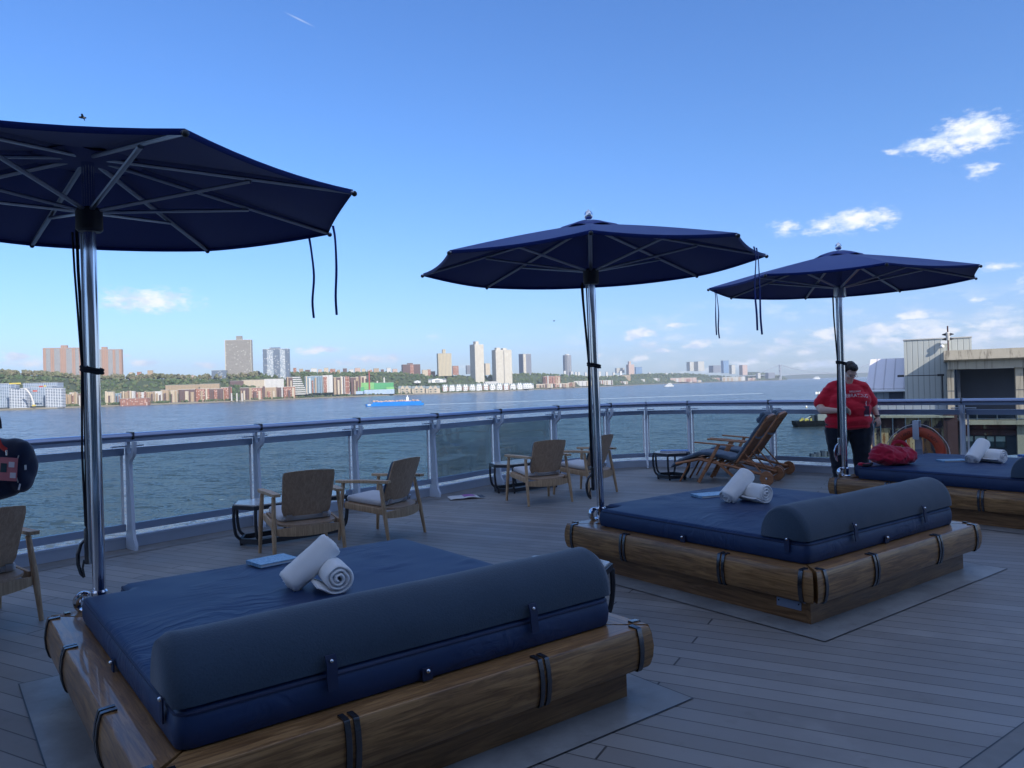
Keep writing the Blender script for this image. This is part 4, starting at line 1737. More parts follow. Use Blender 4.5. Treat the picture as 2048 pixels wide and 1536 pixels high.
# ------------------------------------------------------------------ red bag on the far bed
def blob(name, mat, parent, caps, voxel=.012, smooth=6, disp=None, loc=None):
    """union of tapered capsules/ellipsoids fused into one skin"""
    bm = bmesh.new()
    for c in caps:
        if c[0] == 'e':          # ellipsoid centre, radii, optional rotation
            _, ce, rad = c[:3]
            m = Matrix.Translation(ce) @ (c[3] if len(c) > 3 else Matrix.Identity(4)) @ Matrix.Diagonal((*rad, 1))
            bmesh.ops.create_icosphere(bm, subdivisions=3, radius=1, matrix=m)
        else:                    # capsule a, b, ra, rb, flatten
            _, a, b, ra, rb = c[:5]
            fl = c[5] if len(c) > 5 else 1.0
            a, b = Vector(a), Vector(b)
            n = max(2, int((b - a).length / (min(ra, rb) * .45)))
            for i in range(n + 1):
                t = i / n
                p = a.lerp(b, t)
                r_ = ra + (rb - ra) * t
                bmesh.ops.create_icosphere(bm, subdivisions=2, radius=1, matrix=Matrix.Translation(p) @ Matrix.Diagonal((r_, r_ * fl, r_, 1)))
    me = bpy.data.meshes.new(name)
    bm.to_mesh(me)
    bm.free()
    ob = bpy.data.objects.new('tmp', me)
    COL.objects.link(ob)
    rm = ob.modifiers.new('r', 'REMESH')
    rm.mode = 'VOXEL'
    rm.voxel_size = voxel
    sm = ob.modifiers.new('s', 'SMOOTH')
    sm.iterations = smooth
    sm.factor = .6
    bpy.context.view_layer.update()
    me2 = bpy.data.meshes.new_from_object(ob.evaluated_get(bpy.context.evaluated_depsgraph_get()))
    bpy.data.objects.remove(ob)
    me2.name = name
    if disp:
        me2.update()
        nrm = [v.normal.copy() for v in me2.vertices]
        for v, n_ in zip(me2.vertices, nrm):
            v.co = v.co + disp(v.co, n_)
    return link_mesh(me2, name, mat, parent, True, loc, None, 80)


def folds(amp, fx, fy, fz, seed):
    def f(p, n):
        a = mnoise.noise(Vector((p.x * fx, p.y * fy, p.z * fz)) + Vector((seed, 0, 0)))
        return n * amp * (1 - abs(a) * 3.2)
    return f


def red_bag():
    p = bed_point(2, .34, 1.62)
    r = empty('cloth_bag', (p.x, p.y, HT + .005), .12, 'crumpled crimson cloth bag lying on the farthest bed', 'bag')
    f1 = folds(.010, 9, 5, 14, 3)
    f2 = folds(.007, 22, 7, 24, 8)
    body = blob('bag_body', M['red_bag'], r, [('e', (0, 0, .085), (.26, .16, .085)), ('e', (-.12, 0, .13), (.13, .12, .10)), ('e', (.12, .0, .11), (.14, .13, .085)), ('e', (-.20, .0, .10), (.08, .10, .07)),
                                              ('e', (.0, .02, .13), (.16, .10, .08)), ('e', (-.13, .0, .20), (.06, .07, .045))], .011, 4, lambda q, n: f1(q, n) + f2(q, n))
    mb = MB()
    P = catmull([(.0, .03, .19), (.04, .04, .245), (.11, .04, .255), (.17, .04, .225), (.215, .03, .16), (.235, .02, .10)], 6)
    mb.tube(P, .022, 8, flat=.4)
    mb.build('bag_handle', M['red_bag'], r)
    mb = MB()
    mb.tube(catmull([(-.27, -.02, .03), (-.31, -.04, .02), (-.34, -.03, .018), (-.38, -.02, .016)], 4), .014, 8)
    mb.build('drawcord', M['black'], r)
    p = bed_point(2, .08, 1.80)
    r2 = empty('red_pouch', (p.x, p.y, HT + .006), .3, 'small flat red pouch lying left of the crimson bag', 'pouch')
    blob('pouch_body', M['red_bag'], r2, [('e', (0, 0, .012), (.085, .045, .016)), ('e', (-.05, .01, .02), (.045, .035, .018))], .006, 3, folds(.004, 20, 20, 20, 1))


red_bag()


# ------------------------------------------------------------------ wheeled deck loungers
def make_lounger():
    r = empty('deck_lounger', (0, 0, 0), 0, 'x', 'deck lounger', 'wheeled wooden deck loungers')
    W = .29
    # local x: foot (0) to head (1.45); y across
    for s in (-1, 1):
        mb = MB()
        y = s * W
        mb.tube([(-.02, y, .27), (.36, y, .345), (.92, y, .245), (1.42, y, .135)], .020, 8, flat=1.5)
        mb.build('side_frame', M['red_teak'], r)
        mb = MB()
        mb.tube([(.02, s * .24, 0), (.20, s * .24, .29)], .015, 8)
        mb.build('foot_leg', M['red_teak'], r)
        mb = MB()
        mb.box((.53, y + s * .035, .29), (.048, .022, .66), Matrix.Rotation(.55, 4, 'Y'), .004)
        mb.build('leg', M['red_teak'], r)
        mb = MB()
        mb.tube([(.35, y + s * .012, .335), (.62, y + s * .012, .0)], .0, 4) if False else mb.box((.80, y + s * .03, .20), (.04, .022, .42), Matrix.Rotation(-.9, 4, 'Y'), .004)
        mb.build('brace', M['red_teak'], r)
        mb = MB()
        mb.box((.62, y + s * .035, .575), (.62, .055, .022), Matrix.Rotation(.07, 4, 'Y'), .006)
        mb.build('armrest', M['red_teak'], r)
        w_ = MB()
        n = 28
        rings = []
        for yy, rr in ((-.018, .086), (-.020, .098), (-.012, .103), (.012, .103), (.020, .098), (.018, .086)):
            rings.append([Vector((1.42 + rr * cos(2 * pi * k / n), s * (W + .05) + yy, .103 + rr * sin(2 * pi * k / n))) for k in range(n)])
        w_.ring_loft(rings)
        wh = w_.build('wheel', M['red_teak'], r)
        mb = MB()
        mb.box((1.42, s * (W + .073), .103), (.028, .006, .028), bevel=.005)
        mb.build('axle_cap', M['chrome'], wh)
    mb = MB()
    mb.tube([(1.42, -W - .05, .103), (1.42, W + .05, .103)], .009, 8)
    mb.build('axle', M['steel_brushed'], r)
    # slatted back
    a = Vector((.94, 0, .30))
    d = Vector((.50, 0, .66)).normalized()
    L_ = .80
    nrm = Vector((d.z, 0, -d.x))
    rot = Matrix.Rotation(-atan2(d.z, d.x), 4, 'Y')
    for s in (-1, 1):
        mb = MB()
        c = a + d * L_ / 2
        mb.box((c.x, s * .245, c.z), (L_, .04, .028), rot, .005)
        mb.build('back_stile', M['red_teak'], r)
    mb = MB()
    for i in range(9):
        y = -.20 + i * .05
        c = a + d * (L_ / 2 - .02)
        mb.box((c.x, y, c.z), (L_ - .10, .030, .012), rot, .002)
    mb.build('back_slats', M['red_teak'], r)
    mb = MB()
    ol = []
    for k in range(13):
        t = k / 12 * 2 - 1
        ol.append((t * .265, .075 + .035 * (1 - t * t)))
    poly = ol + [(.265, 0), (-.265, 0)]
    c = a + d * (L_ - .05)
    rings = []
    for dn in (-.016, .016):
        rings.append([c + Vector((0, y, 0)) + d * h + nrm * dn for y, h in poly])
    mb.ring_loft(rings)
    mb.build('crest_rail', M['red_teak'], r, False)
    mb = MB()
    for i in range(7):
        t = .40 + i * .085
        z = .365 - (t - .36) * .18
        mb.box((t, 0, z), (.05, .54, .014), Matrix.Rotation(.18, 4, 'Y'), .002)
    for i in range(5):
        mb.box((.0 + i * .075, 0, .285 + i * .015), (.045, .52, .014), Matrix.Rotation(-.2, 4, 'Y'), .002)
    mb.build('seat_slats', M['red_teak'], r)
    mb = MB()
    q = a + d * .18
    mb.tube([(q.x, -.2, q.z), (1.30, -.2, .175)], .012, 6)
    mb.build('back_prop', M['red_teak'], r)
    mb = MB()
    mb.tube([(q.x, .2, q.z), (1.30, .2, .175)], .012, 6)
    mb.build('back_prop', M['red_teak'], r)

    # cushion following the seat
    path = catmull([(-.12, 0, .20), (.03, 0, .285), (.20, 0, .35), (.38, 0, .405), (.62, 0, .385), (.84, 0, .345), (.955, 0, .355), (1.06, 0, .48), (1.21, 0, .68), (1.37, 0, .89), (1.435, 0, .985)], 6)
    mb = MB()
    rings = []
    for i, p_ in enumerate(path):
        d_ = (path[min(len(path) - 1, i + 1)] - path[max(0, i - 1)]).normalized()
        n_ = Vector((-d_.z, 0, d_.x))
        t = i / (len(path) - 1)
        e = min(t, 1 - t)
        k = min(1, .35 + e * 16)
        tuft = 1 - .22 * (sin(t * pi * 11) ** 8)
        h = .036 * k * tuft
        ring = []
        for j in range(20):
            an = 2 * pi * j / 20
            yy = .255 * math.copysign(abs(cos(an)) ** .35, cos(an)) * min(1, .93 + e * 3)
            hh = h * math.copysign(abs(sin(an)) ** .6, sin(an))
            ring.append(p_ + Vector((0, yy, 0)) + n_ * (hh + h * .6))
        rings.append(ring)
    mb.ring_loft(rings)
    cu = mb.build('cushion', M['cushion'], r, True, angle=70)
    hp = a + d * .70 - nrm * .09
    blob('head_pillow', M['cushion'], cu, [('c', (hp.x, -.17, hp.z), (hp.x, .17, hp.z), .05, .05, 1.0), ('c', (hp.x + d.x * .09, -.17, hp.z + d.z * .09), (hp.x + d.x * .09, .17, hp.z + d.z * .09), .05, .05)], .012, 5)
    mb = MB()
    c = a + d * .48 + nrm * .024
    mb.tube([(c.x, -.27, c.z + .01), (c.x + .01, -.1, c.z - .015), (c.x + .01, .1, c.z - .015), (c.x, .27, c.z + .01)], .014, 6, flat=.3)
    mb.build('cushion_strap', M['cushion'], cu)
    return r


lg = make_lounger()
lg.location = (2.57, 11.56, 0)
lg.rotation_euler = (0, 0, radians(-31.5))
lg.scale = (.92, .96, 1.0)
lg['label'] = 'nearer wooden deck lounger with grey blue cushion and raised back'
l2 = copy_tree(lg)
l2.location = (2.99, 12.26, 0)
l2.rotation_euler = (0, 0, radians(-32.5))
l2['label'] = 'farther wooden deck lounger, its back rising behind the nearer one beside the railing'


# ------------------------------------------------------------------ people
def lathe_shell(name, mat, parent, rings, **k):
    mb = MB()
    mb.ring_loft(rings)
    return mb.build(name, mat, parent, **k)


def ell_ring(c, rx, ry, n=28, tilt=0.0, wob=0.0, seed=0, ex=1.0):
    out = []
    for k in range(n):
        a = 2 * pi * k / n
        w = 1 + wob * mnoise.noise(Vector((cos(a) * 2.2, sin(a) * 2.2, c[2] * 5 + seed)))
        ca = math.copysign(abs(cos(a)) ** ex, cos(a))
        sa = math.copysign(abs(sin(a)) ** ex, sin(a))
        out.append(Vector((c[0] + rx * ca * w, c[1] + ry * sa * w, c[2] + tilt * sin(a))))
    return out


def hand_caps(wr, fwd, side, palmn, curl=.5, s=1.0):
    """palm, four bent fingers and a thumb from the wrist; fwd along the hand, side toward the thumb, palmn toward the palm"""
    wr, fwd, side, palmn = Vector(wr), Vector(fwd).normalized(), Vector(side).normalized(), Vector(palmn).normalized()
    C = [('c', wr, wr + fwd * .05 * s, .024 * s, .026 * s)]
    for i, (o, l) in enumerate(((.030, .070), (.010, .078), (-.010, .073), (-.029, .058))):
        b0 = wr + fwd * .078 * s + side * o * s
        C.append(('c', wr + fwd * .03 * s + side * o * .7 * s, b0, .015 * s, .013 * s))
        k1 = b0 + (fwd * cos(curl) + palmn * sin(curl)) * l * .5 * s
        k2 = k1 + (fwd * cos(curl * 2.3) + palmn * sin(curl * 2.3)) * l * .5 * s
        C += [('c', b0, k1, .0100 * s, .009 * s), ('c', k1, k2, .009 * s, .0078 * s)]
    t0 = wr + fwd * .025 * s + side * .03 * s
    t1 = t0 + (fwd * .6 + side * .75 + palmn * .3).normalized() * .04 * s
    t2 = t1 + (fwd * .85 + side * .1 + palmn * .6).normalized() * .032 * s
    C += [('c', t0, t1, .014 * s, .012 * s), ('c', t1, t2, .012 * s, .009 * s)]
    return C


def head_caps(c, fd, rt=(1, 0, 0), s=1.0):
    """head looking along fd (unit), c = middle of the skull"""
    c, fd, rt = Vector(c), Vector(fd).normalized(), Vector(rt).normalized()
    up = rt.cross(fd).normalized()
    B = Matrix((rt, fd, up)).transposed().to_4x4()
    g = lambda x, y, z: c + (rt * x + fd * y + up * z) * s
    C = [('e', c, (.078 * s, .096 * s, .100 * s), B), ('e', g(0, .035, -.055), (.062 * s, .062 * s, .070 * s), B), ('e', g(0, .060, -.105), (.036 * s, .032 * s, .028 * s), B),
         ('e', g(.036, .068, -.050), (.028 * s, .022 * s, .028 * s), B), ('e', g(-.036, .068, -.050), (.028 * s, .022 * s, .028 * s), B),
         ('e', g(0, .088, .020), (.060 * s, .018 * s, .012 * s), B), ('c', g(0, .094, .005), g(0, .112, -.035), .010 * s, .016 * s), ('e', g(0, .095, -.068), (.026 * s, .013 * s, .009 * s), B),
         ('e', g(0, .091, -.080), (.022 * s, .012 * s, .008 * s), B), ('e', g(.082, -.008, -.018), (.010 * s, .020 * s, .032 * s), B), ('e', g(-.082, -.008, -.018), (.010 * s, .020 * s, .032 * s), B)]
    return C, g, B


def woman():
    x0, y0 = 4.68, 10.62
    r = empty('person', (x0, y0, 0), -.15, 'person in a red T-shirt, glasses and black trousers looking down at a phone', 'person')
    # she faces the camera (-y); x to the right of the picture
    fd = Vector((.26, -.78, -.72)).normalized()
    rt = Vector((-.92, -.36, .03)).normalized()
    hc, g, B = head_caps((.03, -.05, 1.575), fd, rt, 1.08)
    body = list(hc)
    body += [('c', (.01, .0, 1.34), (.02, -.02, 1.50), .075, .066), ('e', (.0, .02, 1.18), (.20, .12, .20)), ('e', (0, -.02, .95), (.24, .16, .22)),
             ('c', (-.20, .02, 1.33), (-.39, .03, 1.10), .055, .066), ('c', (-.39, .02, 1.09), (-.38, -.10, 1.035), .064, .058), ('c', (-.38, -.10, 1.035), (-.20, -.29, 1.03), .058, .032),
             ('c', (.20, .02, 1.33), (.36, .03, 1.08), .055, .062), ('c', (.36, .03, 1.08), (.385, -.07, .93), .058, .033),
             ('c', (-.13, .02, .80), (-.14, .02, .10), .12, .055), ('c', (.15, .02, .80), (.15, .02, .10), .12, .055)]
    body += hand_caps((-.185, -.305, 1.03), (.95, -.25, .1), (.1, .2, 1), (.2, -.1, -.3), .75)
    body += hand_caps((.39, -.08, .915), (.05, -.35, -1), (-.9, -.4, 0), (-.3, .6, 0), .45)
    b = blob('body', M['skin'], r, body, .0085, 3)
    # shirt with sleeves
    def wr(q, n):
        a = mnoise.noise(Vector((q.x * 3.5, q.y * 3, q.z * 9)))
        c = mnoise.noise(Vector((q.x * 9, q.y * 6, q.z * 22 + 4)))
        return n * (.006 * (1 - abs(a) * 3) + .0025 * (1 - abs(c) * 3))
    sh = [('e', (0, .01, 1.25), (.27, .17, .16)), ('e', (-.10, -.06, 1.17), (.17, .14, .12)), ('e', (.13, -.06, 1.17), (.17, .14, .12)), ('e', (0, -.02, 1.03), (.315, .225, .20)),
          ('e', (0, -.02, .88), (.330, .235, .13)), ('e', (0, -.01, .80), (.325, .225, .05)), ('c', (-.08, .01, 1.385), (-.22, .02, 1.33), .075, .095), ('c', (.10, .01, 1.385), (.22, .02, 1.33), .075, .095),
          ('c', (-.22, .03, 1.32), (-.375, .03, 1.13), .095, .092), ('c', (.22, .03, 1.32), (.335, .03, 1.13), .095, .092), ('c', (-.20, .02, 1.24), (-.30, .02, 1.10), .12, .09), ('c', (.20, .02, 1.24), (.28, .02, 1.10), .12, .09),
          ('c', (-.05, .01, 1.385), (.07, .01, 1.385), .075, .075)]
    blob('t_shirt', M['red_shirt'], r, sh, .011, 3, wr)
    tr = [('e', (0, .01, .83), (.315, .21, .11)), ('c', (-.15, .01, .76), (-.165, .0, .45), .185, .125), ('c', (-.165, .0, .45), (-.14, .02, .09), .125, .085),
          ('c', (.16, .01, .76), (.17, .0, .45), .185, .125), ('c', (.17, .0, .45), (.16, .02, .09), .125, .085)]
    blob('trousers', M['trousers'], r, tr, .013, 3, lambda q, n: n * .006 * (1 - 3 * abs(mnoise.noise(Vector((q.x * 6, q.y * 5, q.z * 12))))))
    for sx in (-.14, .16):
        blob('shoe', M['black'], r, [('c', (sx, .03, .045), (sx * 1.15, -.14, .038), .045, .038)], .01, 3)
    # hair: cap pulled back with loose curls at the sides
    hair = [('e', g(0, -.022, .030), (.092, .098, .095), B), ('e', g(0, .03, .075), (.075, .06, .045), B), ('e', g(0, -.12, -.02), (.06, .055, .06), B), ('e', g(.075, -.02, .02), (.025, .06, .07), B), ('e', g(-.075, -.02, .02), (.025, .06, .07), B)]
    random.seed(5)
    for s_ in (-1, 1):
        for q in range(5):
            a_ = g(s_ * .086, -.01 - q * .012, -.02 - q * .022)
            hair.append(('e', a_, (.016, .016, .022)))
    blob('hair', M['hair'], r, hair, .008, 2, lambda q, n: n * .006 * mnoise.noise(q * 45))
    # glasses
    mb = MB()
    for s_ in (-1, 1):
        c_ = g(s_ * .036, .112, -.012)
        ring = [c_ + (Vector(B.col[0][:3]) * cos(t) * .027 + Vector(B.col[2][:3]) * sin(t) * .022) for t in [2 * pi * k / 18 for k in range(19)]]
        mb.tube(ring, .0022, 6, False)
        mb.tube([g(s_ * .062, .108, -.008), g(s_ * .086, .03, -.006), g(s_ * .088, -.01, -.012)], .002, 6)
    mb.tube([g(-.010, .116, -.008), g(.010, .116, -.008)], .002, 6)
    gl = mb.build('glasses', M['chrome'], r)
    for s_ in (-1, 1):
        mb = MB()
        mb.sphere(g(s_ * .034, .098, -.008), .011, 6)
        mb.build('eye', M['dark_print'], r)
    mb = MB()
    mb.box((-.125, -.350, 1.045), (.070, .010, .14), Matrix.Rotation(-.9, 4, 'X'), .004)
    mb.build('phone', M['black'], r)
    # lettering across the chest, laid onto the cloth
    bpy.context.view_layer.update()
    sh_o = [c for c in kids(r) if c.name.startswith('t_shirt')][0]
    from mathutils.bvhtree import BVHTree
    bv = BVHTree.FromPolygons([v.co.copy() for v in sh_o.data.vertices], [tuple(p_.vertices) for p_ in sh_o.data.polygons])

    def lay(txt, size, cx_, cz_, arch):
        me = text_mesh(txt, size, .0)
        for v in me.vertices:
            x = cx_ + v.co.x
            z = cz_ + v.co.y + arch * (1 - (v.co.x / .2) ** 2)
            h = bv.ray_cast(Vector((x, -1.0, z)), Vector((0, 1, 0)))
            y = (h[0].y if h[0] is not None else -.2) - .003
            v.co = (x, y, z)
        link_mesh(me, 'lettering', M['white_print'], sh_o, False)
    lay('CELEBRATING', .066, .03, 1.215, .015)
    lay('BRILLIANT', .036, .07, 1.275, .01)
    # lanyard badge
    h = bv.ray_cast(Vector((.20, -1, 1.02)), Vector((0, 1, 0)))
    by = (h[0].y if h[0] is not None else -.25) - .012
    mb = MB()
    mb.box((.20, by, 1.02), (.075, .004, .125), Matrix.Rotation(-.05, 4, 'X'), .002)
    bd = mb.build('badge', M['dark_badge'], r)
    mb = MB()
    mb.box((.20, by - .005, .955), (.06, .003, .018))
    mb.build('badge_print', M['white_print'], bd, False)
    mb = MB()
    mb.tube([(.20, by, 1.085), (.195, by + .005, 1.12), (.205, by + .01, 1.15)], .005, 6)
    mb.build('badge_clip', M['white_print'], bd)
    mb = MB()
    mb.lathe([(.036, .93), (.038, .94), (.036, .95)], 14, (.386, -.065, 0))
    mb.build('wristband', M['black'], r)
    r.scale = (.95, .95, 1.0)


woman()


def left_person():
    r = empty('person', (-3.36, 4.36, 0), 0.5, 'person in coral shorts just outside the left edge, holding a navy bag', 'person')
    fd = Vector((.5, .8, -.1))
    hc, g, B = head_caps((0, .03, 1.60), fd, Vector((.8, -.5, 0)))
    body = list(hc) + [('c', (0, 0, 1.38), (0, .02, 1.50), .062, .056), ('e', (0, 0, 1.20), (.19, .12, .22)), ('e', (0, 0, .98), (.17, .13, .18)),
                       ('c', (-.20, 0, 1.36), (-.25, .02, 1.08), .055, .043), ('c', (-.25, .02, 1.08), (-.26, .06, .84), .042, .028), ('c', (.20, 0, 1.36), (.22, -.04, 1.08), .055, .043),
                       ('c', (.22, -.04, 1.08), (.20, .14, .98), .042, .028), ('c', (-.10, 0, .85), (-.11, 0, .48), .088, .060), ('c', (-.11, 0, .48), (-.11, .02, .08), .056, .038),
                       ('c', (.10, 0, .85), (.11, 0, .48), .088, .060), ('c', (.11, 0, .48), (.11, .02, .08), .056, .038)]
    body += hand_caps((-.26, .06, .83), (0, .1, -1), (.2, 1, 0), (1, 0, 0), .4)
    body += hand_caps((.20, .145, .975), (.1, .8, -.2), (0, .2, 1), (1, 0, 0), .9)
    blob('body', M['skin'], r, body, .009, 3)
    blob('shirt', M['white'], r, [('e', (0, 0, 1.24), (.20, .13, .19)), ('e', (0, 0, 1.06), (.185, .14, .16)), ('c', (-.17, 0, 1.36), (-.235, .01, 1.17), .065, .06), ('c', (.17, 0, 1.36), (.215, -.03, 1.18), .065, .06)], .011, 3)
    blob('shorts', M['coral'], r, [('e', (0, 0, .92), (.20, .145, .09)), ('c', (-.10, 0, .85), (-.11, 0, .60), .115, .105), ('c', (.10, 0, .85), (.11, .0, .60), .115, .105)], .011, 3, folds(.004, 9, 9, 12, 2))
    for sx in (-.11, .11):
        blob('shoe', M['white'], r, [('c', (sx, -.02, .04), (sx, .15, .035), .04, .035)], .01, 3)
    blob('hair', M['hair'], r, [('e', g(0, -.015, .03), (.086, .092, .088), B), ('e', g(0, -.05, -.05), (.07, .05, .09), B)], .009, 2)
    for s_ in (-1, 1):
        mb = MB()
        mb.sphere(g(s_ * .032, .090, -.008), .011, 6)
        mb.build('eye', M['dark_print'], r)


left_person()


def duffel():
    c = (-3.01, 4.34, 1.115)
    r = empty('duffel_bag', c, .28, 'navy duffel bag with a red lanyard and pink badge at the left edge', 'bag')
    r.scale = (1, 1, 1.25)
    f1 = folds(.006, 5, 5, 9, 2)
    bag = blob('bag_body', M['navy_bag'], r, [('e', (0, 0, .0), (.26, .13, .145)), ('e', (-.05, 0, -.07), (.22, .125, .075)), ('e', (.13, .0, .01), (.115, .11, .125)), ('e', (.175, -.02, .05), (.07, .08, .07)), ('e', (.175, -.02, -.05), (.065, .08, .065)), ('e', (-.06, 0, .08), (.17, .11, .09)), ('e', (.0, 0, -.10), (.17, .11, .055))], .011, 4, f1)
    mb = MB()
    mb.tube(catmull([(-.16, -.02, .14), (-.10, -.05, .25), (.0, -.06, .285), (.075, -.07, .235), (.09, -.08, .18)], 6), .016, 8, flat=.4)
    mb.build('grab_handle', M['navy_bag'], bag)
    mb = MB()
    mb.tube(catmull([(.0, -.08, .262), (.055, -.105, .235), (.085, -.12, .20), (.10, -.135, .15), (.118, -.140, .105), (.145, -.142, .085)], 6), .0125, 8, flat=.35)
    ln = mb.build('lanyard', M['red_strap'], r)
    mb = MB()
    mb.tube([(.145, -.143, .085), (.146, -.144, .062)], .005, 8)
    mb.build('clip', M['chrome'], ln)
    mb = MB()
    mb.box((.153, -.146, .0), (.088, .004, .104), Matrix.Rotation(.10, 4, 'Y'), .003)
    bd = mb.build('badge', M['badge'], r)
    mb = MB()
    mb.box((.131, -.150, .008), (.030, .003, .040), Matrix.Rotation(.10, 4, 'Y'))
    mb.build('badge_picture', M['window_glass'], bd, False)
    mb = MB()
    mb.box((.170, -.150, .020), (.028, .003, .024), Matrix.Rotation(.10, 4, 'Y'))
    mb.box((.175, -.150, -.028), (.028, .003, .024), Matrix.Rotation(.10, 4, 'Y'))
    mb.build('badge_squares', M['white_print'], bd, False)
    mb = MB()
    mb.tube(catmull([(.205, -.075, .085), (.190, -.098, .055), (.180, -.108, .02), (.178, -.108, -.03), (.184, -.100, -.065)], 5), .0035, 6)
    z = mb.build('zip', M['stone'], bag)
    mb = MB()
    mb.box((.190, -.100, -.085), (.008, .004, .028), Matrix.Rotation(.3, 4, 'Y'))
    mb.box((.215, -.075, .0), (.008, .012, .022))
    mb.build('zip_pull', M['white'], bag, False)


duffel()


# ------------------------------------------------------------------ lifebuoy on the railing
def lifebuoy():
    s = s_of(1832, .10, .8)
    p, t, inb = k_at(s)
    rz = atan2(inb.y, inb.x) + pi / 2      # local -y looks inboard... local x along the rail
    r = empty('lifebuoy', (p.x + inb.x * .11, p.y + inb.y * .11, .385), rz, 'orange lifebuoy with dark lettering hung on the railing behind the farthest bed', 'lifebuoy')
    R, q = .298, .070
    mb = MB()
    rings = []
    for i in range(65):
        a = 2 * pi * i / 64
        c = Vector((R * cos(a), 0, R * sin(a)))
        rad = Vector((cos(a), 0, sin(a)))
        rings.append([c + rad * q * cos(b) + Vector((0, .055 * sin(b), 0)) for b in [2 * pi * k / 16 for k in range(16)]])
    mb.ring_loft(rings, False)
    ring = mb.build('ring', M['orange'], r)

    def arc_text(txt, a0, da):
        n = len(txt)
        for i, chx in enumerate(txt):
            if chx == ' ':
                continue
            a = a0 - da * i
            me = text_mesh(chx, .058, .0)
            for v in me.vertices:
                # local letter plane: x tangent (clockwise), y radial outward
                X, Y = v.co.x, v.co.y
                rr = R + Y
                aa = a - X / rr
                k = max(0, 1 - (Y / q) ** 2)
                v.co = (rr * cos(aa), FACE * (.055 * sqrt(k) + .003), rr * sin(aa))
            link_mesh(me, 'lettering', M['dark_print'], ring, False)
    FACE = -1 if (Vector((sin(rz), -cos(rz), 0)).dot(inb)) > 0 else 1
    sgn = 1 if FACE == -1 else -1
    arc_text('BRILLIANT', radians(166), radians(7.4))
    arc_text('LADY', radians(58), radians(8.2))
    mb = MB()
    for k in range(4):
        a0 = radians(40 + k * 90)
        P = [Vector(((R + q + .02 + .02 * sin(pi * t)) * cos(a0 + t * pi / 2), -.02, (R + q + .02 + .02 * sin(pi * t)) * sin(a0 + t * pi / 2))) for t in [i / 12 for i in range(13)]]
        mb.tube(P, .0045, 6)
    mb.build('grab_line', M['white'], r)
    h = empty('lifebuoy_holder', (p.x + inb.x * .11, p.y + inb.y * .11, .385), rz, 'pale blue metal hook plate holding the lifebuoy at its top', 'bracket')
    mb = MB()
    y = FACE
    mb.box((0, y * .075, .325), (.082, .008, .26), bevel=.003)
    mb.box((0, y * -.0, .453), (.082, .158, .008), bevel=.003)
    mb.box((0, y * -.075, .25), (.082, .008, .41), bevel=.003)
    mb.build('hook_plate', M['post'], h)
    mb = MB()
    mb.box((0, y * -.085, -.10), (.10, .012, .55), bevel=.003)
    mb.build('back_plate', M['bar'], h)


lifebuoy()


# ------------------------------------------------------------------ far shore buildings
def facade_set():
    f = {}
    f['brick_slab'] = mat_facade('orange_brick_slab', (.46, .29, .22), (.16, .14, .14), 6.5, 3.3, .5, .35)
    f['balcony'] = mat_facade('balcony_bays', (.62, .60, .58), (.07, .085, .11), 3.4, 3.3, .95, .62)
    f['grey_grid'] = mat_facade('grey_window_grid', (.34, .31, .26), (.17, .17, .18), 3.6, 3.4, .72, .62, litter=.035)
    f['glass_grid'] = mat_facade('pale_window_grid', (.50, .54, .58), (.13, .19, .27), 3.3, 3.2, .7, .6, litter=.28)
    f['glass_dark'] = mat_facade('dark_window_grid', (.20, .23, .28), (.06, .10, .16), 3.3, 3.2, .7, .6, litter=.06)
    f['beige'] = mat_facade('beige_concrete', (.62, .53, .36), (.17, .17, .17), 7.0, 3.2, .36, .8)
    f['white_tower'] = mat_facade('white_concrete_tower', (.62, .57, .47), (.30, .29, .28), 5.0, 3.3, .5, .5, litter=.2)
    f['slate_tower'] = mat_facade('slate_tower', (.25, .25, .28), (.10, .13, .18), 4.4, 3.2, .6, .6)
    f['blue_tower'] = mat_facade('blue_glass_tower', (.16, .25, .38), (.12, .20, .33), 5, 3.6, .8, .8, .3)
    f['pink_tower'] = mat_facade('pink_tower', (.56, .40, .34), (.30, .28, .28), 5, 3.4, .4, .5)
    f['pale_tower'] = mat_facade('pale_far_tower', (.56, .54, .48), (.28, .30, .34), 6, 3.4, .4, .6)
    f['brick_red'] = mat_facade('red_brick_block', (.40, .17, .11), (.10, .10, .12), 4.2, 3.3, .5, .5, litter=.2)
    f['brick_dark'] = mat_facade('dark_brick_block', (.17, .10, .09), (.06, .07, .09), 4.2, 3.3, .5, .5)
    f['cream'] = mat_facade('cream_block', (.66, .56, .42), (.16, .16, .18), 4.6, 3.3, .42, .45)
    f['white_block'] = mat_facade('white_block', (.74, .72, .68), (.18, .20, .25), 4.4, 3.3, .5, .5)
    f['tan'] = mat_facade('tan_block', (.50, .37, .24), (.14, .13, .13), 4.6, 3.3, .5, .5)
    f['glass_block'] = mat_facade('glassy_block', (.34, .44, .52), (.05, .11, .17), 5.0, 3.3, .62, .7, .4)
    f['frame_white'] = mat_facade('white_frame_building', (.74, .78, .84), (.05, .07, .11), 6.2, 4.0, .78, .66)
    f['frame_blue'] = mat_facade('blue_frame_building', (.50, .58, .68), (.07, .10, .16), 5.2, 3.9, .75, .62)
    f['green'] = mat_facade('green_sheathed_block', (.12, .42, .18), (.04, .20, .11), 5.0, 3.6, .5, .42)
    f['lime'] = mat_facade('lime_sheathed_block', (.27, .54, .20), (.07, .28, .12), 5.0, 3.6, .5, .42)
    f['base_white'] = mat_facade('white_blue_ground_floors', (.62, .70, .76), (.08, .22, .48), 5.0, 3.8, .7, .5)
    return f


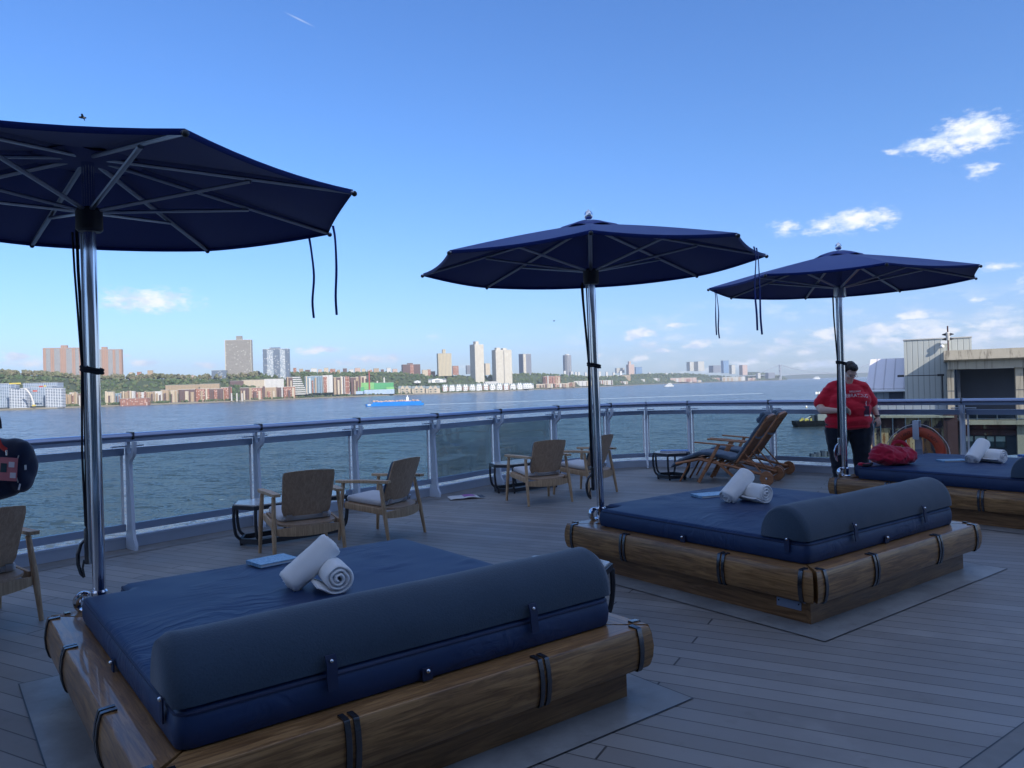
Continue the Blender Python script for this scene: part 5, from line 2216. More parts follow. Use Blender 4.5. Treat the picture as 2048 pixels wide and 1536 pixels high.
FM = facade_set()
M['roof_grey'] = mat_plain('flat_grey_roof', (.30, .30, .30), .9, 0, .15, .05)
M['roof_pale'] = mat_plain('flat_pale_roof', (.55, .53, .50), .9, 0, .1, .05)
M['gable_grey'] = mat_plain('grey_green_gable_roof', (.18, .22, .23), .85, 0, .15, .05)
M['yellow'] = mat_plain('yellow_paint', (.62, .50, .12), .6)
M['hull_blue'] = mat_plain('bright_blue_hull', (.012, .20, .62), .45, 0, .15, .08)
M['rubble'] = mat_plain('pinkish_rubble', (.46, .33, .29), .9, 0, .45, .25)
M['bridge'] = mat_plain('bridge_steel', (.30, .33, .38), .7, 0, .05, .01)


def bld(px0, px1, yt, yb, Y, fm, label=None, cat='building', yaw=14, ratio=.5, name='building', group=None, roof='roof_grey', pent=(), strips=(), base=None, setx=0, bays=0):
    yw = radians(yaw)
    W = (px1 - px0) / F * Y
    w = W / (cos(yw) + ratio * abs(sin(yw)))
    dp = w * ratio
    z1 = topz((px0 + px1) / 2, yt, Y)
    z0 = topz((px0 + px1) / 2, yb, Y)
    xc = bear((px0 + px1) / 2, Y) + setx
    r = empty(name, (xc, Y + dp / 2, z0), yw, label, cat, group)
    h = z1 - z0
    mb = MB()
    mb.box((0, 0, 0), (w, dp, h))
    mb.build('wall', FM[fm], r, False, (0, 0, h / 2))
    mb = MB()
    mb.box((0, 0, h + .5), (w * 1.01, dp * 1.01, 1.0))
    mb.build('roof', M[roof], r, False)
    for a, b, hh in pent:
        mb = MB()
        mb.box(((a + b) / 2 * w - w / 2, 0, h + 1 + hh / 2), ((b - a) * w, dp * .5, hh))
        mb.build('roof_plant', FM[fm] if hh > 5 else M[roof], r, False)
    rs = random.Random(int(px0 * 13 + px1 * 7))
    for i in range(bays):
        bw = w / bays
        hh = h * rs.uniform(.72, 1.10)
        pr = rs.uniform(1.5, 5)
        mb = MB()
        mb.box((0, 0, 0), (bw * rs.uniform(.35, .7), pr, hh))
        mb.build('bay', FM[rs.choice(['cream', 'brick_red', fm, fm, 'tan', 'white_block', 'brick_dark'])], r, False, (-w / 2 + (i + .5) * bw, -dp / 2 - pr / 2 + .05, hh / 2))
    for a, b, sm, up in strips:
        mb = MB()
        mb.box((0, 0, 0), ((b - a) * w, 1.2, h - up))
        mb.build('balcony_stack', FM[sm], r, False, ((a + b) / 2 * w - w / 2, -dp / 2 - .35, (h - up) / 2))
    return r


def nth(i):
    a = ['', 'first', 'second', 'third', 'fourth', 'fifth', 'sixth', 'seventh', 'eighth', 'ninth', 'tenth', 'eleventh', 'twelfth', 'thirteenth', 'fourteenth', 'fifteenth', 'sixteenth', 'seventeenth', 'eighteenth', 'nineteenth']
    if i < 20:
        return a[i]
    t, u = divmod(i, 10)
    return {2: 'twentieth', 3: 'thirtieth', 4: 'fortieth'}[t] if u == 0 else {2: 'twenty-', 3: 'thirty-', 4: 'forty-'}[t] + a[u]


def far_city():
    bld(88, 160, 696, 762, 2620, 'brick_slab', 'wide orange brick slab tower at the far left of the skyline', 'tower', 14, .28, 'tower_block', None, 'roof_grey',
        [(.44, .60, 9)], [(.08, .19, 'balcony', 2), (.29, .44, 'balcony', 2), (.60, .75, 'balcony', 2), (.84, .93, 'balcony', 2)])
    bld(198, 242, 699, 762, 2700, 'brick_slab', 'orange brick tower just right of the nearest parasol pole', 'tower', 14, .3, 'tower_block', None, 'roof_grey',
        [(.12, .36, 9)], [(.02, .14, 'balcony', 2), (.42, .62, 'balcony', 2), (.74, .90, 'balcony', 2)])
    bld(451.5, 503, 680, 760, 2900, 'grey_grid', 'tall grey slab tower with a small white roof box, alone on the ridge', 'tower', 5, .3, 'tower_block', None, 'roof_pale', [(.42, .64, 15)], [(-.005, .02, 'white_tower', 0), (.985, 1.005, 'white_tower', 0)])
    bld(526, 578, 698, 760, 2980, 'glass_dark', 'grey tower with two paler window stacks beside the tall grey slab', 'tower', 8, .35, 'tower_block', None, 'roof_pale',
        [(.25, .65, 6)], [(.16, .40, 'glass_grid', 3), (.66, .86, 'glass_grid', 3)])
    bld(422, 452, 741, 764, 2850, 'glass_dark', 'dark low block against the foot of the tall grey slab', 'building', 10, .6, 'apartment_block')
    bld(802, 841, 729, 750, 3650, 'brick_dark', 'dark red brick block on the ridge right of the green building', 'building', 16, .5, 'apartment_block', None, 'roof_grey', [(.3, .6, 6)], [(.42, .62, 'brick_red', 0)])
    bld(874, 904, 707, 752, 3750, 'beige', 'beige tower with ribbed front and dark roof box', 'tower', 18, .5, 'tower_block', None, 'roof_grey', [(.38, .6, 20)])
    bld(905, 918, 732, 750, 3800, 'brick_red', 'small red brick tower tucked beside the beige tower', 'building', 16, .5, 'apartment_block')
    bld(941, 969, 689, 768, 3900, 'white_tower', 'tallest slender white stone tower of the pair by the water', 'tower', 38, .8, 'tower_block', None, 'roof_pale', [(.25, .6, 16)])
    bld(985, 1025, 700, 771, 3950, 'white_tower', 'broad white stone tower right of the slender white one', 'tower', 30, .45, 'tower_block', None, 'roof_pale', [(.12, .36, 12), (.52, .76, 9)], [(.48, .53, 'grey_grid', 2)])
    bld(1039, 1064, 708, 748, 5000, 'slate_tower', 'slate grey tower with one bright corner, right of the white pair', 'tower', 35, .7, 'tower_block', None, 'roof_pale', (), [(.05, .35, 'white_tower', 2)])
    bld(968, 981, 727, 750, 4400, 'cream', 'small peach tower glimpsed between the two white towers', 'tower', 30, .8, 'tower_block')
    bld(932, 942, 731, 748, 4300, 'slate_tower', 'dim grey block peeking out left of the slender white tower', 'building', 20, .8, 'apartment_block')
    r = empty('round_tower', (bear(1135.5, 5450), 5450, topz(1135, 752, 5450)), 0, 'dark rounded tower standing alone near the middle parasol pole', 'tower')
    h = topz(1135, 711, 5450) - topz(1135, 752, 5450)
    mb = MB()
    mb.lathe([(30, 0), (30, h), (29, h + 2)], 20)
    mb.build('wall', FM['slate_tower'], r, True)
    mb = MB()
    mb.lathe([(16, h + 2), (16, h + 9)], 14)
    mb.build('roof_plant', M['roof_pale'], r, True)
    for a in (-.9, -1.5, -2.1):
        mb = MB()
        mb.box((29.5 * cos(a), 29.5 * sin(a), h * .5), (2.5, 8, h * .98), a)
        mb.build('balcony_stack', FM['balcony'], r, False)
    # distant group near the bridge
    bld(1254, 1270, 729, 754, 7400, 'pink_tower', 'reddish tower block with a tall roof box left of the distant group', 'tower', 25, .7, 'tower_block', None, 'roof_pale', [(.2, .55, 30)])
    bld(1271, 1285, 734, 752, 7500, 'blue_tower', 'blue grey block touching the reddish tower', 'tower', 10, .6, 'tower_block')
    bld(1232, 1250, 736, 746, 7500, 'pale_tower', 'low pale block left of the reddish tower on the ridge', 'building', 10, .6, 'apartment_block')
    bld(1375, 1389.5, 724, 742, 8600, 'pale_tower', 'pale tower, left half of the distant cream pair', 'tower', 35, .8, 'tower_block')
    bld(1390, 1411, 723, 742, 8600, 'pale_tower', 'pale tower, wider right half of the distant cream pair', 'tower', 35, .6, 'tower_block')
    bld(1420, 1444, 731, 745, 9000, 'slate_tower', 'wide slate block between the cream pair and the blue tower', 'building', 30, .6, 'apartment_block')
    bld(1445, 1459, 721, 746, 9100, 'blue_tower', 'tall blue glass tower in the distant group', 'tower', 15, .8, 'tower_block')
    bld(1460.5, 1472, 730, 748, 9100, 'pale_tower', 'pale grey tower directly right of the blue glass tower', 'tower', 25, .8, 'tower_block')
    bld(1481, 1496.5, 730, 750, 9150, 'pink_tower', 'pinkish tower, last before the long bridge', 'tower', 25, .8, 'tower_block')
    bld(1514, 1522, 746, 757, 9300, 'pale_tower', 'small pale block on the shore below the pinkish tower and left of the bridge', 'building', 20, .8, 'apartment_block')
    bld(1533, 1551, 745.5, 757, 9350, 'slate_tower', 'low slate block nearest the bridge tower', 'building', 20, .6, 'apartment_block')

    # construction building at far left: tiers of white frames
    r = bld(-60, 18, 768, 816, 1985, 'frame_blue', 'stepped white frame building under construction at the far left waterfront', 'building', 8, .3, 'unfinished_building')
    for (a, b, yt, yb, Y, fm) in ((18, 52, 777, 816, 1960, 'frame_white'), (45, 113, 766, 812, 2030, 'frame_blue'), (90, 124, 777, 815, 1975, 'frame_white'), (60, 104, 773, 812, 2000, 'frame_blue'), (-10, 30, 771, 814, 2010, 'frame_blue')):
        t = bld(a, b, yt, yb, Y, fm, None, None, 8, .4, 'wing')
        t.parent = r
        t.matrix_parent_inverse = Matrix.Translation(r.location).inverted() if False else (Matrix.Translation(r.location) @ Matrix.Rotation(r.rotation_euler.z, 4, 'Z')).inverted()
        for k in kids(t):
            k.parent = r
            k.matrix_parent_inverse = t.matrix_parent_inverse @ (Matrix.Translation(t.location) @ Matrix.Rotation(t.rotation_euler.z, 4, 'Z'))
            if k.name.startswith('wall'):
                k.name = 'wing_wall'
        bpy.data.objects.remove(t)
    for (a, y, w_, mt) in ((82, 773, 7, 'orange'), (70, 782, 8, 'orange'), (30, 767, 22, 'yellow'), (90, 772, 4, 'yellow')):
        q = at(a, y, 1945)
        mb = MB()
        mb.box((0, 0, 0), (w_ * 1.35, 1.2, 3.6))
        o = mb.build('safety_net', M[mt], None, False)
        o.parent = r
        o.matrix_parent_inverse = (Matrix.Translation(r.location) @ Matrix.Rotation(r.rotation_euler.z, 4, 'Z')).inverted()
        o.location = q
    # curved crane jib
    q = at(68, 812, 1930)
    r = empty('crane', q, 0, 'slender pale curved crane arm in front of the white frame building', 'crane')
    mb = MB()
    mb.tube(catmull([(0, 0, 0), (-3, 0, 14), (-9, 0, 30), (-18, 0, 42), (-22, 0, 44)], 6), [2.0] * 25, 6)
    mb.build('boom', M['roof_pale'], r)
    mb = MB()
    mb.box((0, 0, 1.5), (7, 4, 4))
    mb.build('cab', M['yellow'], r, False)

    # low row below the slab towers
    random.seed(3)
    row = [(124, 140, 789, 'tan'), (138, 152, 785, 'cream'), (151, 166, 788, 'brick_dark'), (164, 180, 785, 'cream'), (208, 226, 784, 'cream'), (224, 240, 787, 'glass_block'), (239, 254, 784, 'tan'),
           (252, 268, 783, 'white_block'), (266, 288, 785, 'brick_red'), (286, 306, 784, 'tan'), (304, 322, 783, 'white_block'), (320, 336, 780, 'tan'), (340, 353, 781, 'cream')]
    for i, (a, b, y, fm) in enumerate(row):
        d = lerp(SHORE, (a + b) / 2) + 70
        bld(a, b, y, y + 28, d, fm, 'low %s block, %s from the left below the twin orange towers' % ({'tan': 'tan', 'cream': 'cream', 'brick_dark': 'dark brick', 'glass_block': 'glassy', 'white_block': 'white', 'brick_red': 'red brick'}[fm], nth(i + 1)),
            'building', 12, .6, 'apartment_block', 'low waterfront blocks in rows', bays=3)
    bld(238, 292, 797, 812, 2100, 'brick_red', 'long low orange brick house at the water edge in front of the row', 'building', 10, .4, 'low_building')
    bld(330, 401, 770, 790, 2560, 'tan', 'long tan building behind the brick waterfront blocks, lit along its top', 'building', 8, .3, 'apartment_block')
    bld(398, 437, 768, 788, 2540, 'tan', 'shorter tan building joined to the right of the long tan one', 'building', 14, .4, 'apartment_block')
    row = [(354, 388, 779, 'brick_dark'), (386, 416, 778, 'brick_red'), (414, 444, 778, 'brick_dark'), (440, 462, 775, 'brick_red'), (478, 496, 776, 'brick_dark'), (494, 522, 776, 'brick_red'), (520, 551, 775, 'tan'), (549, 566, 775, 'brick_dark'), (564, 589, 774, 'brick_red')]
    for i, (a, b, y, fm) in enumerate(row):
        d = lerp(SHORE, (a + b) / 2) + 90
        bld(a, b, y, y + 28, d, fm, '%s block, %s from the left of the waterfront row below the grey slab' % ({'tan': 'orange tan', 'brick_dark': 'dark brick', 'brick_red': 'red brick'}[fm], nth(i + 1)),
            'building', 16, .5, 'apartment_block', 'low waterfront blocks in rows', 'roof_pale', bays=3)
    bld(458, 486, 762, 784, 2760, 'brick_dark', 'dark brick block behind the brick row, right under the grey slab tower', 'building', 14, .5, 'apartment_block')
    bld(484, 527, 760, 782, 2780, 'cream', 'long white and pink block behind the brick row', 'building', 8, .4, 'apartment_block')
    bld(525, 566, 758, 782, 2800, 'white_block', 'white block with pink bays left of the stepped white building', 'building', 14, .5, 'apartment_block')
    # terraced white building with a raking side
    r = empty('terraced_building', (bear(594, 2830), 2830, topz(594, 790, 2830)), radians(6), 'white terraced building with a sloping stepped right side by the water', 'building')
    n = 9
    Hh = topz(594, 753, 2830) - topz(594, 790, 2830)
    for i in range(n):
        x1 = 12 + 30 * (1 - i / (n - 1))
        mb = MB()
        mb.box(((-26 + x1) / 2, 0, (i + .5) * Hh / n), (x1 + 26, 26, Hh / n * .58))
        mb.build('storey', FM['white_block'], r, False)
        mb = MB()
        mb.box(((-26 + x1) / 2, 0, (i + 1) * Hh / n - Hh / n * .2), (x1 + 22, 23, Hh / n * .40))
        mb.build('window_band', M['window_glass'], r, False)
    row = [(570, 585, 755, 'brick_dark'), (608, 622, 753, 'glass_block'), (620, 634, 752, 'glass_block'), (632, 644, 752, 'glass_block'), (642, 665, 751, 'white_block'), (664, 680, 755, 'brick_dark'), (678, 690, 754, 'white_block'),
           (688, 699, 754, 'brick_red'), (699, 712, 755, 'brick_dark'), (710, 722, 754, 'tan'), (720, 736, 753, 'cream')]
    for i, (a, b, y, fm) in enumerate(row):
        d = lerp(SHORE, (a + b) / 2) + 130
        bld(a, b, y, y + 34, d, fm, '%s mid-rise, %s from the left between white terraced and green buildings' % ({'glass_block': 'glassy', 'white_block': 'white', 'brick_dark': 'dark', 'brick_red': 'red', 'tan': 'tan', 'cream': 'cream'}[fm], nth(i + 1)),
            'building', 18, .7, 'apartment_block', 'mid-rise waterfront blocks', 'roof_pale', bays=2)
    # green sheathed building
    Y = 3060
    r = bld(712, 786, 766, 788, Y, 'green', 'bright green sheathed building under construction with a white and blue base', 'building', 6, .3, 'unfinished_building')
    inv = (Matrix.Translation(r.location) @ Matrix.Rotation(r.rotation_euler.z, 4, 'Z')).inverted()
    for nm, a, b, yt, yb, YY, fm in (('wing_wall', 696, 727, 775, 788, Y - 25, 'green'), ('wing_wall', 709, 747, 766, 780, Y - 10, 'lime'), ('wing_wall', 772, 787, 774, 788, Y - 25, 'lime'), ('base_wall', 728, 787, 780, 789, Y - 40, 'base_white'), ('base_wall', 695, 732, 783, 789, Y - 42, 'base_white')):
        mb = MB()
        z1, z0 = topz(a, yt, YY), topz(a, yb, YY)
        mb.box((0, 0, 0), ((b - a) / F * YY, 24, z1 - z0))
        o = mb.build(nm, FM[fm], None, False, (bear((a + b) / 2, YY), YY + 12, (z0 + z1) / 2), (0, 0, radians(6)))
        o.parent = r
        o.matrix_parent_inverse = inv
    for px, yt, yb in ((768, 755, 766), (754, 762, 766)):
        mb = MB()
        mb.box((0, 0, 0), (5, 5, (yb - yt) / F * Y))
        o = mb.build('stair_tower', M['roof_pale'], None, False, (bear(px, Y), Y + 10, topz(px, (yt + yb) / 2, Y)))
        o.parent = r
        o.matrix_parent_inverse = inv
    q = at(739.5, 788, Y - 8)
    r = empty('tower_crane', q, 0, 'slim red tower crane rising behind the green building', 'crane')
    mb = MB()
    mb.box((0, 0, 44), (4.5, 4.5, 88))
    mb.build('mast', mat_plain('red_crane_steel', (.35, .08, .07), .6), r, False)
    mb = MB()
    mb.tube([(-4, 0, 92), (8, 0, 101)], 1.4, 6)
    mb.build('jib', M['roof_pale'], r)

    # gabled waterfront houses
    def gable(px0, px1, yt, yb, Y, fm, label, n=2, name='gabled_house', group='gabled waterfront houses', roof='gable_grey'):
        W = (px1 - px0) / F * Y
        z0, z1 = topz((px0 + px1) / 2, yb, Y), topz((px0 + px1) / 2, yt, Y)
        r = empty(name, (bear((px0 + px1) / 2, Y), Y, z0), radians(8), label, 'house', group)
        h = z1 - z0
        mb = MB()
        mb.box((0, 0, h * .32), (W * .96, W * .5, h * .64))
        mb.build('wall', FM[fm], r, False)
        mb = MB()
        mb.ring_loft([[Vector((-W * .5, -W * .26, h * .64)), Vector((W * .5, -W * .26, h * .64)), Vector((W * .5, W * .26, h * .64)), Vector((-W * .5, W * .26, h * .64))],
                      [Vector((-W * .46, 0, h * .95)), Vector((W * .46, 0, h * .95)), Vector((W * .46, .1, h * .95)), Vector((-W * .46, .1, h * .95))]])
        mb.build('roof', M[roof], r, False)
        for i in range(n):
            x = W * (.18 + .64 * ((i + .5) / n) - .5)
            g = W * .64 / n * .46
            mb = MB()
            P = [(-g, 0), (g, 0), (g, h * .68), (0, h), (-g, h * .68)]
            mb.ring_loft([[Vector((x + a, -W * .31, b)) for a, b in P], [Vector((x + a, -W * .05, b)) for a, b in P]])
            mb.build('gable_front', M['white'] if fm != 'cream' else FM['cream'], r, False)
            for zz in (.22, .5):
                mb = MB()
                mb.box((x, -W * .318, h * zz), (g * .9, .4, h * .13))
                mb.build('window', M['window_glass'], r, False)
        return r
    for i, (a, b) in enumerate(((796, 823), (823, 852), (851, 880))):
        gable(a, b, 771, 787, 3260, 'cream', 'cream gabled waterfront house, %s of the three right of the green building' % ('left', 'middle', 'right')[i])
    for i in range(13):
        a = 884 + i * 13.5
        gable(a, a + 12.5, 769 + random.uniform(-1, 1) - i * .35, 783 - i * .40, lerp(SHORE, a) + 60, 'brick_red' if i % 3 == 0 else 'white_block', 'narrow %s gabled house, %s from the left below the white towers' % ('pink' if i % 3 == 0 else 'white', nth(i + 1)))
    gable(1040, 1067, 766, 777, 3950, 'white_block', 'wide white club house with many small gables just right of the white towers', 5, 'club_house')
    gable(856, 893, 757, 765, 3500, 'white_block', 'broad white hipped pavilion on the slope above the cream gabled houses', 1, 'pavilion')
    gable(828, 842, 761, 766, 3500, 'white_block', 'small white hipped pavilion left of the broad one on the slope', 1, 'pavilion')
    bld(968, 996, 763, 770, 3850, 'white_block', 'white boxy house block at the foot of the two white towers', 'building', 12, .5, 'low_building')
    lows = [(1085, 1121, 752.5, 768, 4500, 'brick_red', 'red brick mid-rise with white bays below the lone slate tower'), (1070, 1106, 768, 776, 4250, 'cream', 'long cream low building at the water, first of three'),
            (1106, 1138, 767, 775, 4500, 'cream', 'long cream low building at the water, second of three'), (1135, 1152, 765, 774, 4700, 'tan', 'tan low building at the water, third of three'),
            (1143, 1196, 762, 772, 5200, 'white_block', 'long white low building left of the middle parasol pole'), (1164, 1212, 753, 763, 6100, 'tan', 'tan apartment row on the lower slope behind the middle parasol pole'),
            (1196, 1226, 761, 770, 5700, 'white_block', 'white low building right of the middle parasol pole'), (1214, 1262, 751, 762, 6500, 'tan', 'long tan apartment row right of the middle parasol pole'),
            (1228, 1256, 763, 769, 6200, 'white_block', 'low white sheds by the water, left group'), (1258, 1290, 759, 768, 6900, 'white_block', 'white marina buildings with pale roofs'),
            (1262, 1281, 750, 758, 7600, 'slate_tower', 'grey block on the slope behind the marina buildings'), (1290, 1319, 757, 766, 7300, 'white_block', 'white boxy building right of the marina'),
            (1316, 1330, 750, 757, 7900, 'slate_tower', 'dim blue block on the slope right of the marina'), (1320, 1395, 756, 764, 7700, 'pink_tower', 'long pinkish low row at the water beyond the marina'),
            (1345, 1405, 761, 765, 7900, 'slate_tower', 'long dark covered pier on the water'), (1440, 1492, 754, 762, 8850, 'pale_tower', 'large pale factory building on the far shore below the blue tower'),
            (1418, 1440, 756, 762, 8800, 'pink_tower', 'low pinkish building left of the large pale factory'), (1494, 1512, 756, 761, 9150, 'pink_tower', 'low pinkish building right of the large pale factory')]
    for a, b, yt, yb, Y, fm, lb in lows:
        bld(a, b, yt, yb, Y, fm, lb, 'building', 10, .4, 'low_building', None, 'roof_pale', bays=6)
    # houses along the ridge
    spots = [(262, 742), (278, 741), (300, 738), (362, 749), (372, 748), (385, 748), (410, 747)] + [(590 + i * 12.5, 733 + (i * 7 % 5)) for i in range(17)] + [(850, 737), (858, 736), (866, 740)] + [(1130 + i * 14, 739 + (i * 5 % 4)) for i in range(9)] + \
            [(1152, 741), (1024, 741), (1036, 744), (1072, 744)] + [(1300 + i * 11, 742 + (i * 3 % 4)) for i in range(7)]
    cols = ['brick_red', 'cream', 'pink_tower', 'white_block', 'brick_dark', 'tan']
    words = {'brick_red': 'red brick', 'cream': 'cream', 'pink_tower': 'pink', 'white_block': 'white', 'brick_dark': 'dark', 'tan': 'tan'}
    spots.sort()
    for i, (px, y) in enumerate(spots):
        y += 3.0
        Y = lerp(SHORE, px) + 560 * (1 + max(0, px - 900) / 900)
        fm = cols[(i * 5 + 1) % 6] if px < 900 else 'white_block'
        w_ = 7 + (i * 37 % 7) if px < 900 else 5
        bld(px - w_ / 2, px + w_ / 2, y, y + 14, Y, fm, 'small %s house, %s from the left along the bluff top' % (words[fm], nth(i + 1)), 'house', 15, .8, 'ridge_house', 'houses along the bluff top')
    for i, px in enumerate((463.5, 474, 484.5)):
        q = at(px, 800, 2350)
        o = MB().box((0, 0, 9), (3, 3, 24)).build('dolphin_pillar', M['roof_pale'], None, False, q)
        tag(o, 'pale square pillar at the water, %s of three below the grey slab tower' % ('left', 'middle', 'right')[i], 'pillar', 'three pale pillars by the water')


far_city()


# ------------------------------------------------------------------ far suspension bridge
def bridge():
    Y = 9700
    k = Y / F
    xa, xb = bear(1561, Y), bear(1751, Y)
    r = empty('suspension_bridge', (xa, Y, WZ), 0, 'hazy grey suspension bridge with two towers crossing the river in the distance', 'bridge')
    L_ = xb - xa
    h = 196
    zd = 68
    for x in (0, L_):
        for s in (-1, 1):
            mb = MB()
            mb.box((x, s * 18, h / 2), (17, 9, h))
            mb.build('tower_leg', M['bridge'], r, False)
        mb = MB()
        for z in (h - 6, h * .62, zd - 4):
            mb.box((x, 0, z), (16, 27, 10))
        mb.build('tower_braces', M['bridge'], r, False)
    mb = MB()
    mb.box((L_ / 2, 0, zd), (L_ + 1100, 34, 9))
    mb.build('road_deck', M['bridge'], r, False)
    for s in (-1, 1):
        P = []
        for i in range(41):
            t = i / 40
            P.append(Vector((L_ * t, s * 18, zd + 14 + (h - zd - 14) * (2 * t - 1) ** 2)))
        mb = MB()
        mb.tube([Vector((-330, s * 18, zd))] + P + [Vector((L_ + 330, s * 18, zd))], 2.8, 5)
        cb = mb.build('main_cable', M['bridge'], r)
        mb = MB()
        for p in P[1:-1]:
            mb.box((p.x, p.y, (p.z + zd) / 2), (1.1, 1.1, p.z - zd))
        o = mb.build('hangers', M['bridge'], cb, False)


bridge()


# ------------------------------------------------------------------ boats
def boats():
    random.seed(9)
    # gravel barge with wheelhouse
    p = at(787, 815, 1)
    k = (WZ - EYE) / (p.z - EYE)
    Y = 1150
    X = bear(788, Y)
    ppm = F / Y
    r = empty('barge', (X, Y, WZ), radians(-2), 'long bright blue barge loaded with heaps of pinkish scrap, crossing the river', 'barge')
    L_ = 120 / ppm
    mb = MB()
    P = [(-L_ / 2, 0), (-L_ / 2 + 3, -5), (L_ / 2 - 3, -5), (L_ / 2, 0), (L_ / 2 - 3, 5), (-L_ / 2 + 3, 5)]
    mb.ring_loft([[Vector((x * .97, y, -.5)) for x, y in P], [Vector((x * .985, y, 3.0)) for x, y in P], [Vector((x, y * 1.0, 3.3)) for x, y in P]])
    mb.build('hull', M['hull_blue'], r, False)
    mb = MB()
    mb.box((4, 0, 4.6), (L_ * .80, 8.6, 3.0))
    mb.build('cargo_coaming', M['hull_blue'], r, False)
    V = []
    bmx = MB()
    for i in range(150):
        x = random.uniform(-L_ * .36, L_ * .40)
        hgt = 5.8 + 1.9 * abs(sin(x * .16)) * random.uniform(.3, 1)
        bmesh.ops.create_icosphere(bmx.bm, subdivisions=1, radius=random.uniform(.7, 1.9), matrix=Matrix.Translation((x, random.uniform(-3, 3), hgt)) @ Matrix.Rotation(random.uniform(0, 3), 4, 'Y'))
    o = bmx.build('scrap_cargo', M['rubble'], r, False)
    o['kind'] = 'stuff'
    mb = MB()
    mb.box((L_ * .22, 0, 9.5), (3.4, 3, 6))
    mb.box((L_ * .22, 0, 13.2), (1.2, 1.2, 3.6))
    mb.build('wheelhouse', M['white'], r, False)
    mb = MB()
    mb.box((-L_ / 2 + 8, -5.05, 2.2), (5, .12, 1.3))
    mb.build('name_board', M['white'], r, False)
    # wake
    mb = MB()
    rows = []
    for i in range(80):
        x = X + L_ / 2 + i * 7
        w_ = 2.6 + i * .12
        yy = Y + 4 + i * 1.6 + 1.5 * mnoise.noise(Vector((i * .3, 0, 0)))
        rows.append([mb.bm.verts.new((x, yy - w_, WZ + .03)), mb.bm.verts.new((x, yy, WZ + .35 + .3 * mnoise.noise(Vector((i * .8, 2, 0))))), mb.bm.verts.new((x, yy + w_, WZ + .03))])
    for a, b in zip(rows, rows[1:]):
        for j in range(2):
            mb.bm.faces.new((a[j], b[j], b[j + 1], a[j + 1]))
    m, t, b = principled('wake_foam', (.55, .6, .62), .7)
    pos = t.node('ShaderNodeNewGeometry', 0)
    n = t.noise(t.mapping(pos, sc=(.5, 1, 1)), .25, 4, .7)
    t.put(b.inputs['Base Color'], t.mix(n, (.22, .30, .33), (.62, .68, .7)))
    o = mb.build('wake', m, None, True)
    o['kind'] = 'structure'

    def boat(px, Y, L_, label, cabin=2, rz=0.0, name='motor_yacht', h=1.0):
        r = empty(name, (bear(px, Y), Y, WZ), rz, label, 'boat')
        mb = MB()
        P = [(-L_ / 2, 0), (-L_ * .38, -L_ * .10), (L_ * .48, -L_ * .11), (L_ * .5, L_ * .11), (-L_ * .38, L_ * .10)]
        mb.ring_loft([[Vector((x * .9, y * .8, -.3)) for x, y in P], [Vector((x, y, L_ * .085 * h)) for x, y in P]])
        mb.build('hull', M['white'], r, False)
        for i in range(cabin):
            mb = MB()
            mb.box((L_ * (.05 + .03 * i), 0, L_ * (.085 * h + .045 + i * .075)), (L_ * (.6 - .17 * i), L_ * .16, L_ * .072), bevel=L_ * .01)
            mb.build('cabin', M['white'], r, False)
            mb = MB()
            mb.box((L_ * (.05 + .03 * i), 0, L_ * (.085 * h + .05 + i * .075)), (L_ * (.56 - .17 * i), L_ * .165, L_ * .022))
            mb.build('window_band', M['window_glass'], r, False)
        return r
    boat(1337, 3600, 52, 'white motor yacht under way left of the distant bridge', 3)
    boat(1633, 9000, 90, 'white ferry far up the river under the bridge', 2, 0, 'ferry', 2.0)
    # buoys
    def buoy(px, py, h, label):
        Y = 25 * F / (py - hor(px))
        r = empty('buoy', (bear(px, Y), Y, WZ), 0, label, 'buoy')
        mb = MB()
        mb.lathe([(h * .16, -.3), (h * .2, h * .2), (h * .12, h * .5), (h * .1, h * .9), (h * .03, h)], 10)
        mb.build('float', M['white'], r)
        mb = MB()
        mb.lathe([(h * .24, -.1), (h * .24, h * .12)], 12)
        mb.build('collar', M['yellow'], r)
    buoy(1611, 815, 3.4, 'white buoy on the river just above the railing, left of the person')
    # moored work barge with yellow gear
    Y = 25 * F / (852 - hor(1660)) * 1.0
    sc = Y / F
    r = empty('work_barge', (bear(1660, Y), Y, WZ), radians(-3), 'black flat work barge with yellow gear moored behind the person', 'barge')
    mb = MB()
    w_ = 146 * sc
    mb.ring_loft([[Vector((-w_ / 2 + 1, -4, -.5)), Vector((w_ / 2, -4, -.5)), Vector((w_ / 2, 4, -.5)), Vector((-w_ / 2 + 1, 4, -.5))],
                  [Vector((-w_ / 2, -4.2, 1.6)), Vector((w_ / 2, -4.2, 1.6)), Vector((w_ / 2, 4.2, 1.6)), Vector((-w_ / 2, 4.2, 1.6))],
                  [Vector((-w_ / 2, -4.2, 3.0)), Vector((w_ / 2, -4.2, 3.0)), Vector((w_ / 2, 4.2, 3.0)), Vector((-w_ / 2, 4.2, 3.0))]])
    mb.build('hull', mat_plain('black_hull', (.005, .007, .012), .6, 0, .3, .5, spec=.1), r, False)
    mb = MB()
    mb.box((-w_ / 2 + 13.5, 0, 4.9), (4.6, 4, 3.8))
    mb.build('deck_house', M['roof_grey'], r, False)
    mb = MB()
    mb.box((-w_ / 2 + 9.6, 1, 4.4), (2.0, 3, 2.8))
    mb.build('winch_box', M['dark_wall'], r, False)
    mb = MB()
    mb.box((-w_ / 2 + 18, 0, 4.7), (2.6, 3, 3.2))
    mb.build('crate_stack', M['rubble'], r, False)
    for i in range(7):
        mb = MB()
        mb.box((-w_ / 2 + 2.4 + i * .9, -2 + i % 3, 3.3 + (i * 7 % 5) * .15), (.7, .8, .7 + (i * 5 % 4) * .3), i * .5)
        mb.build('yellow_gear', M['yellow'], r, False)
    mb = MB()
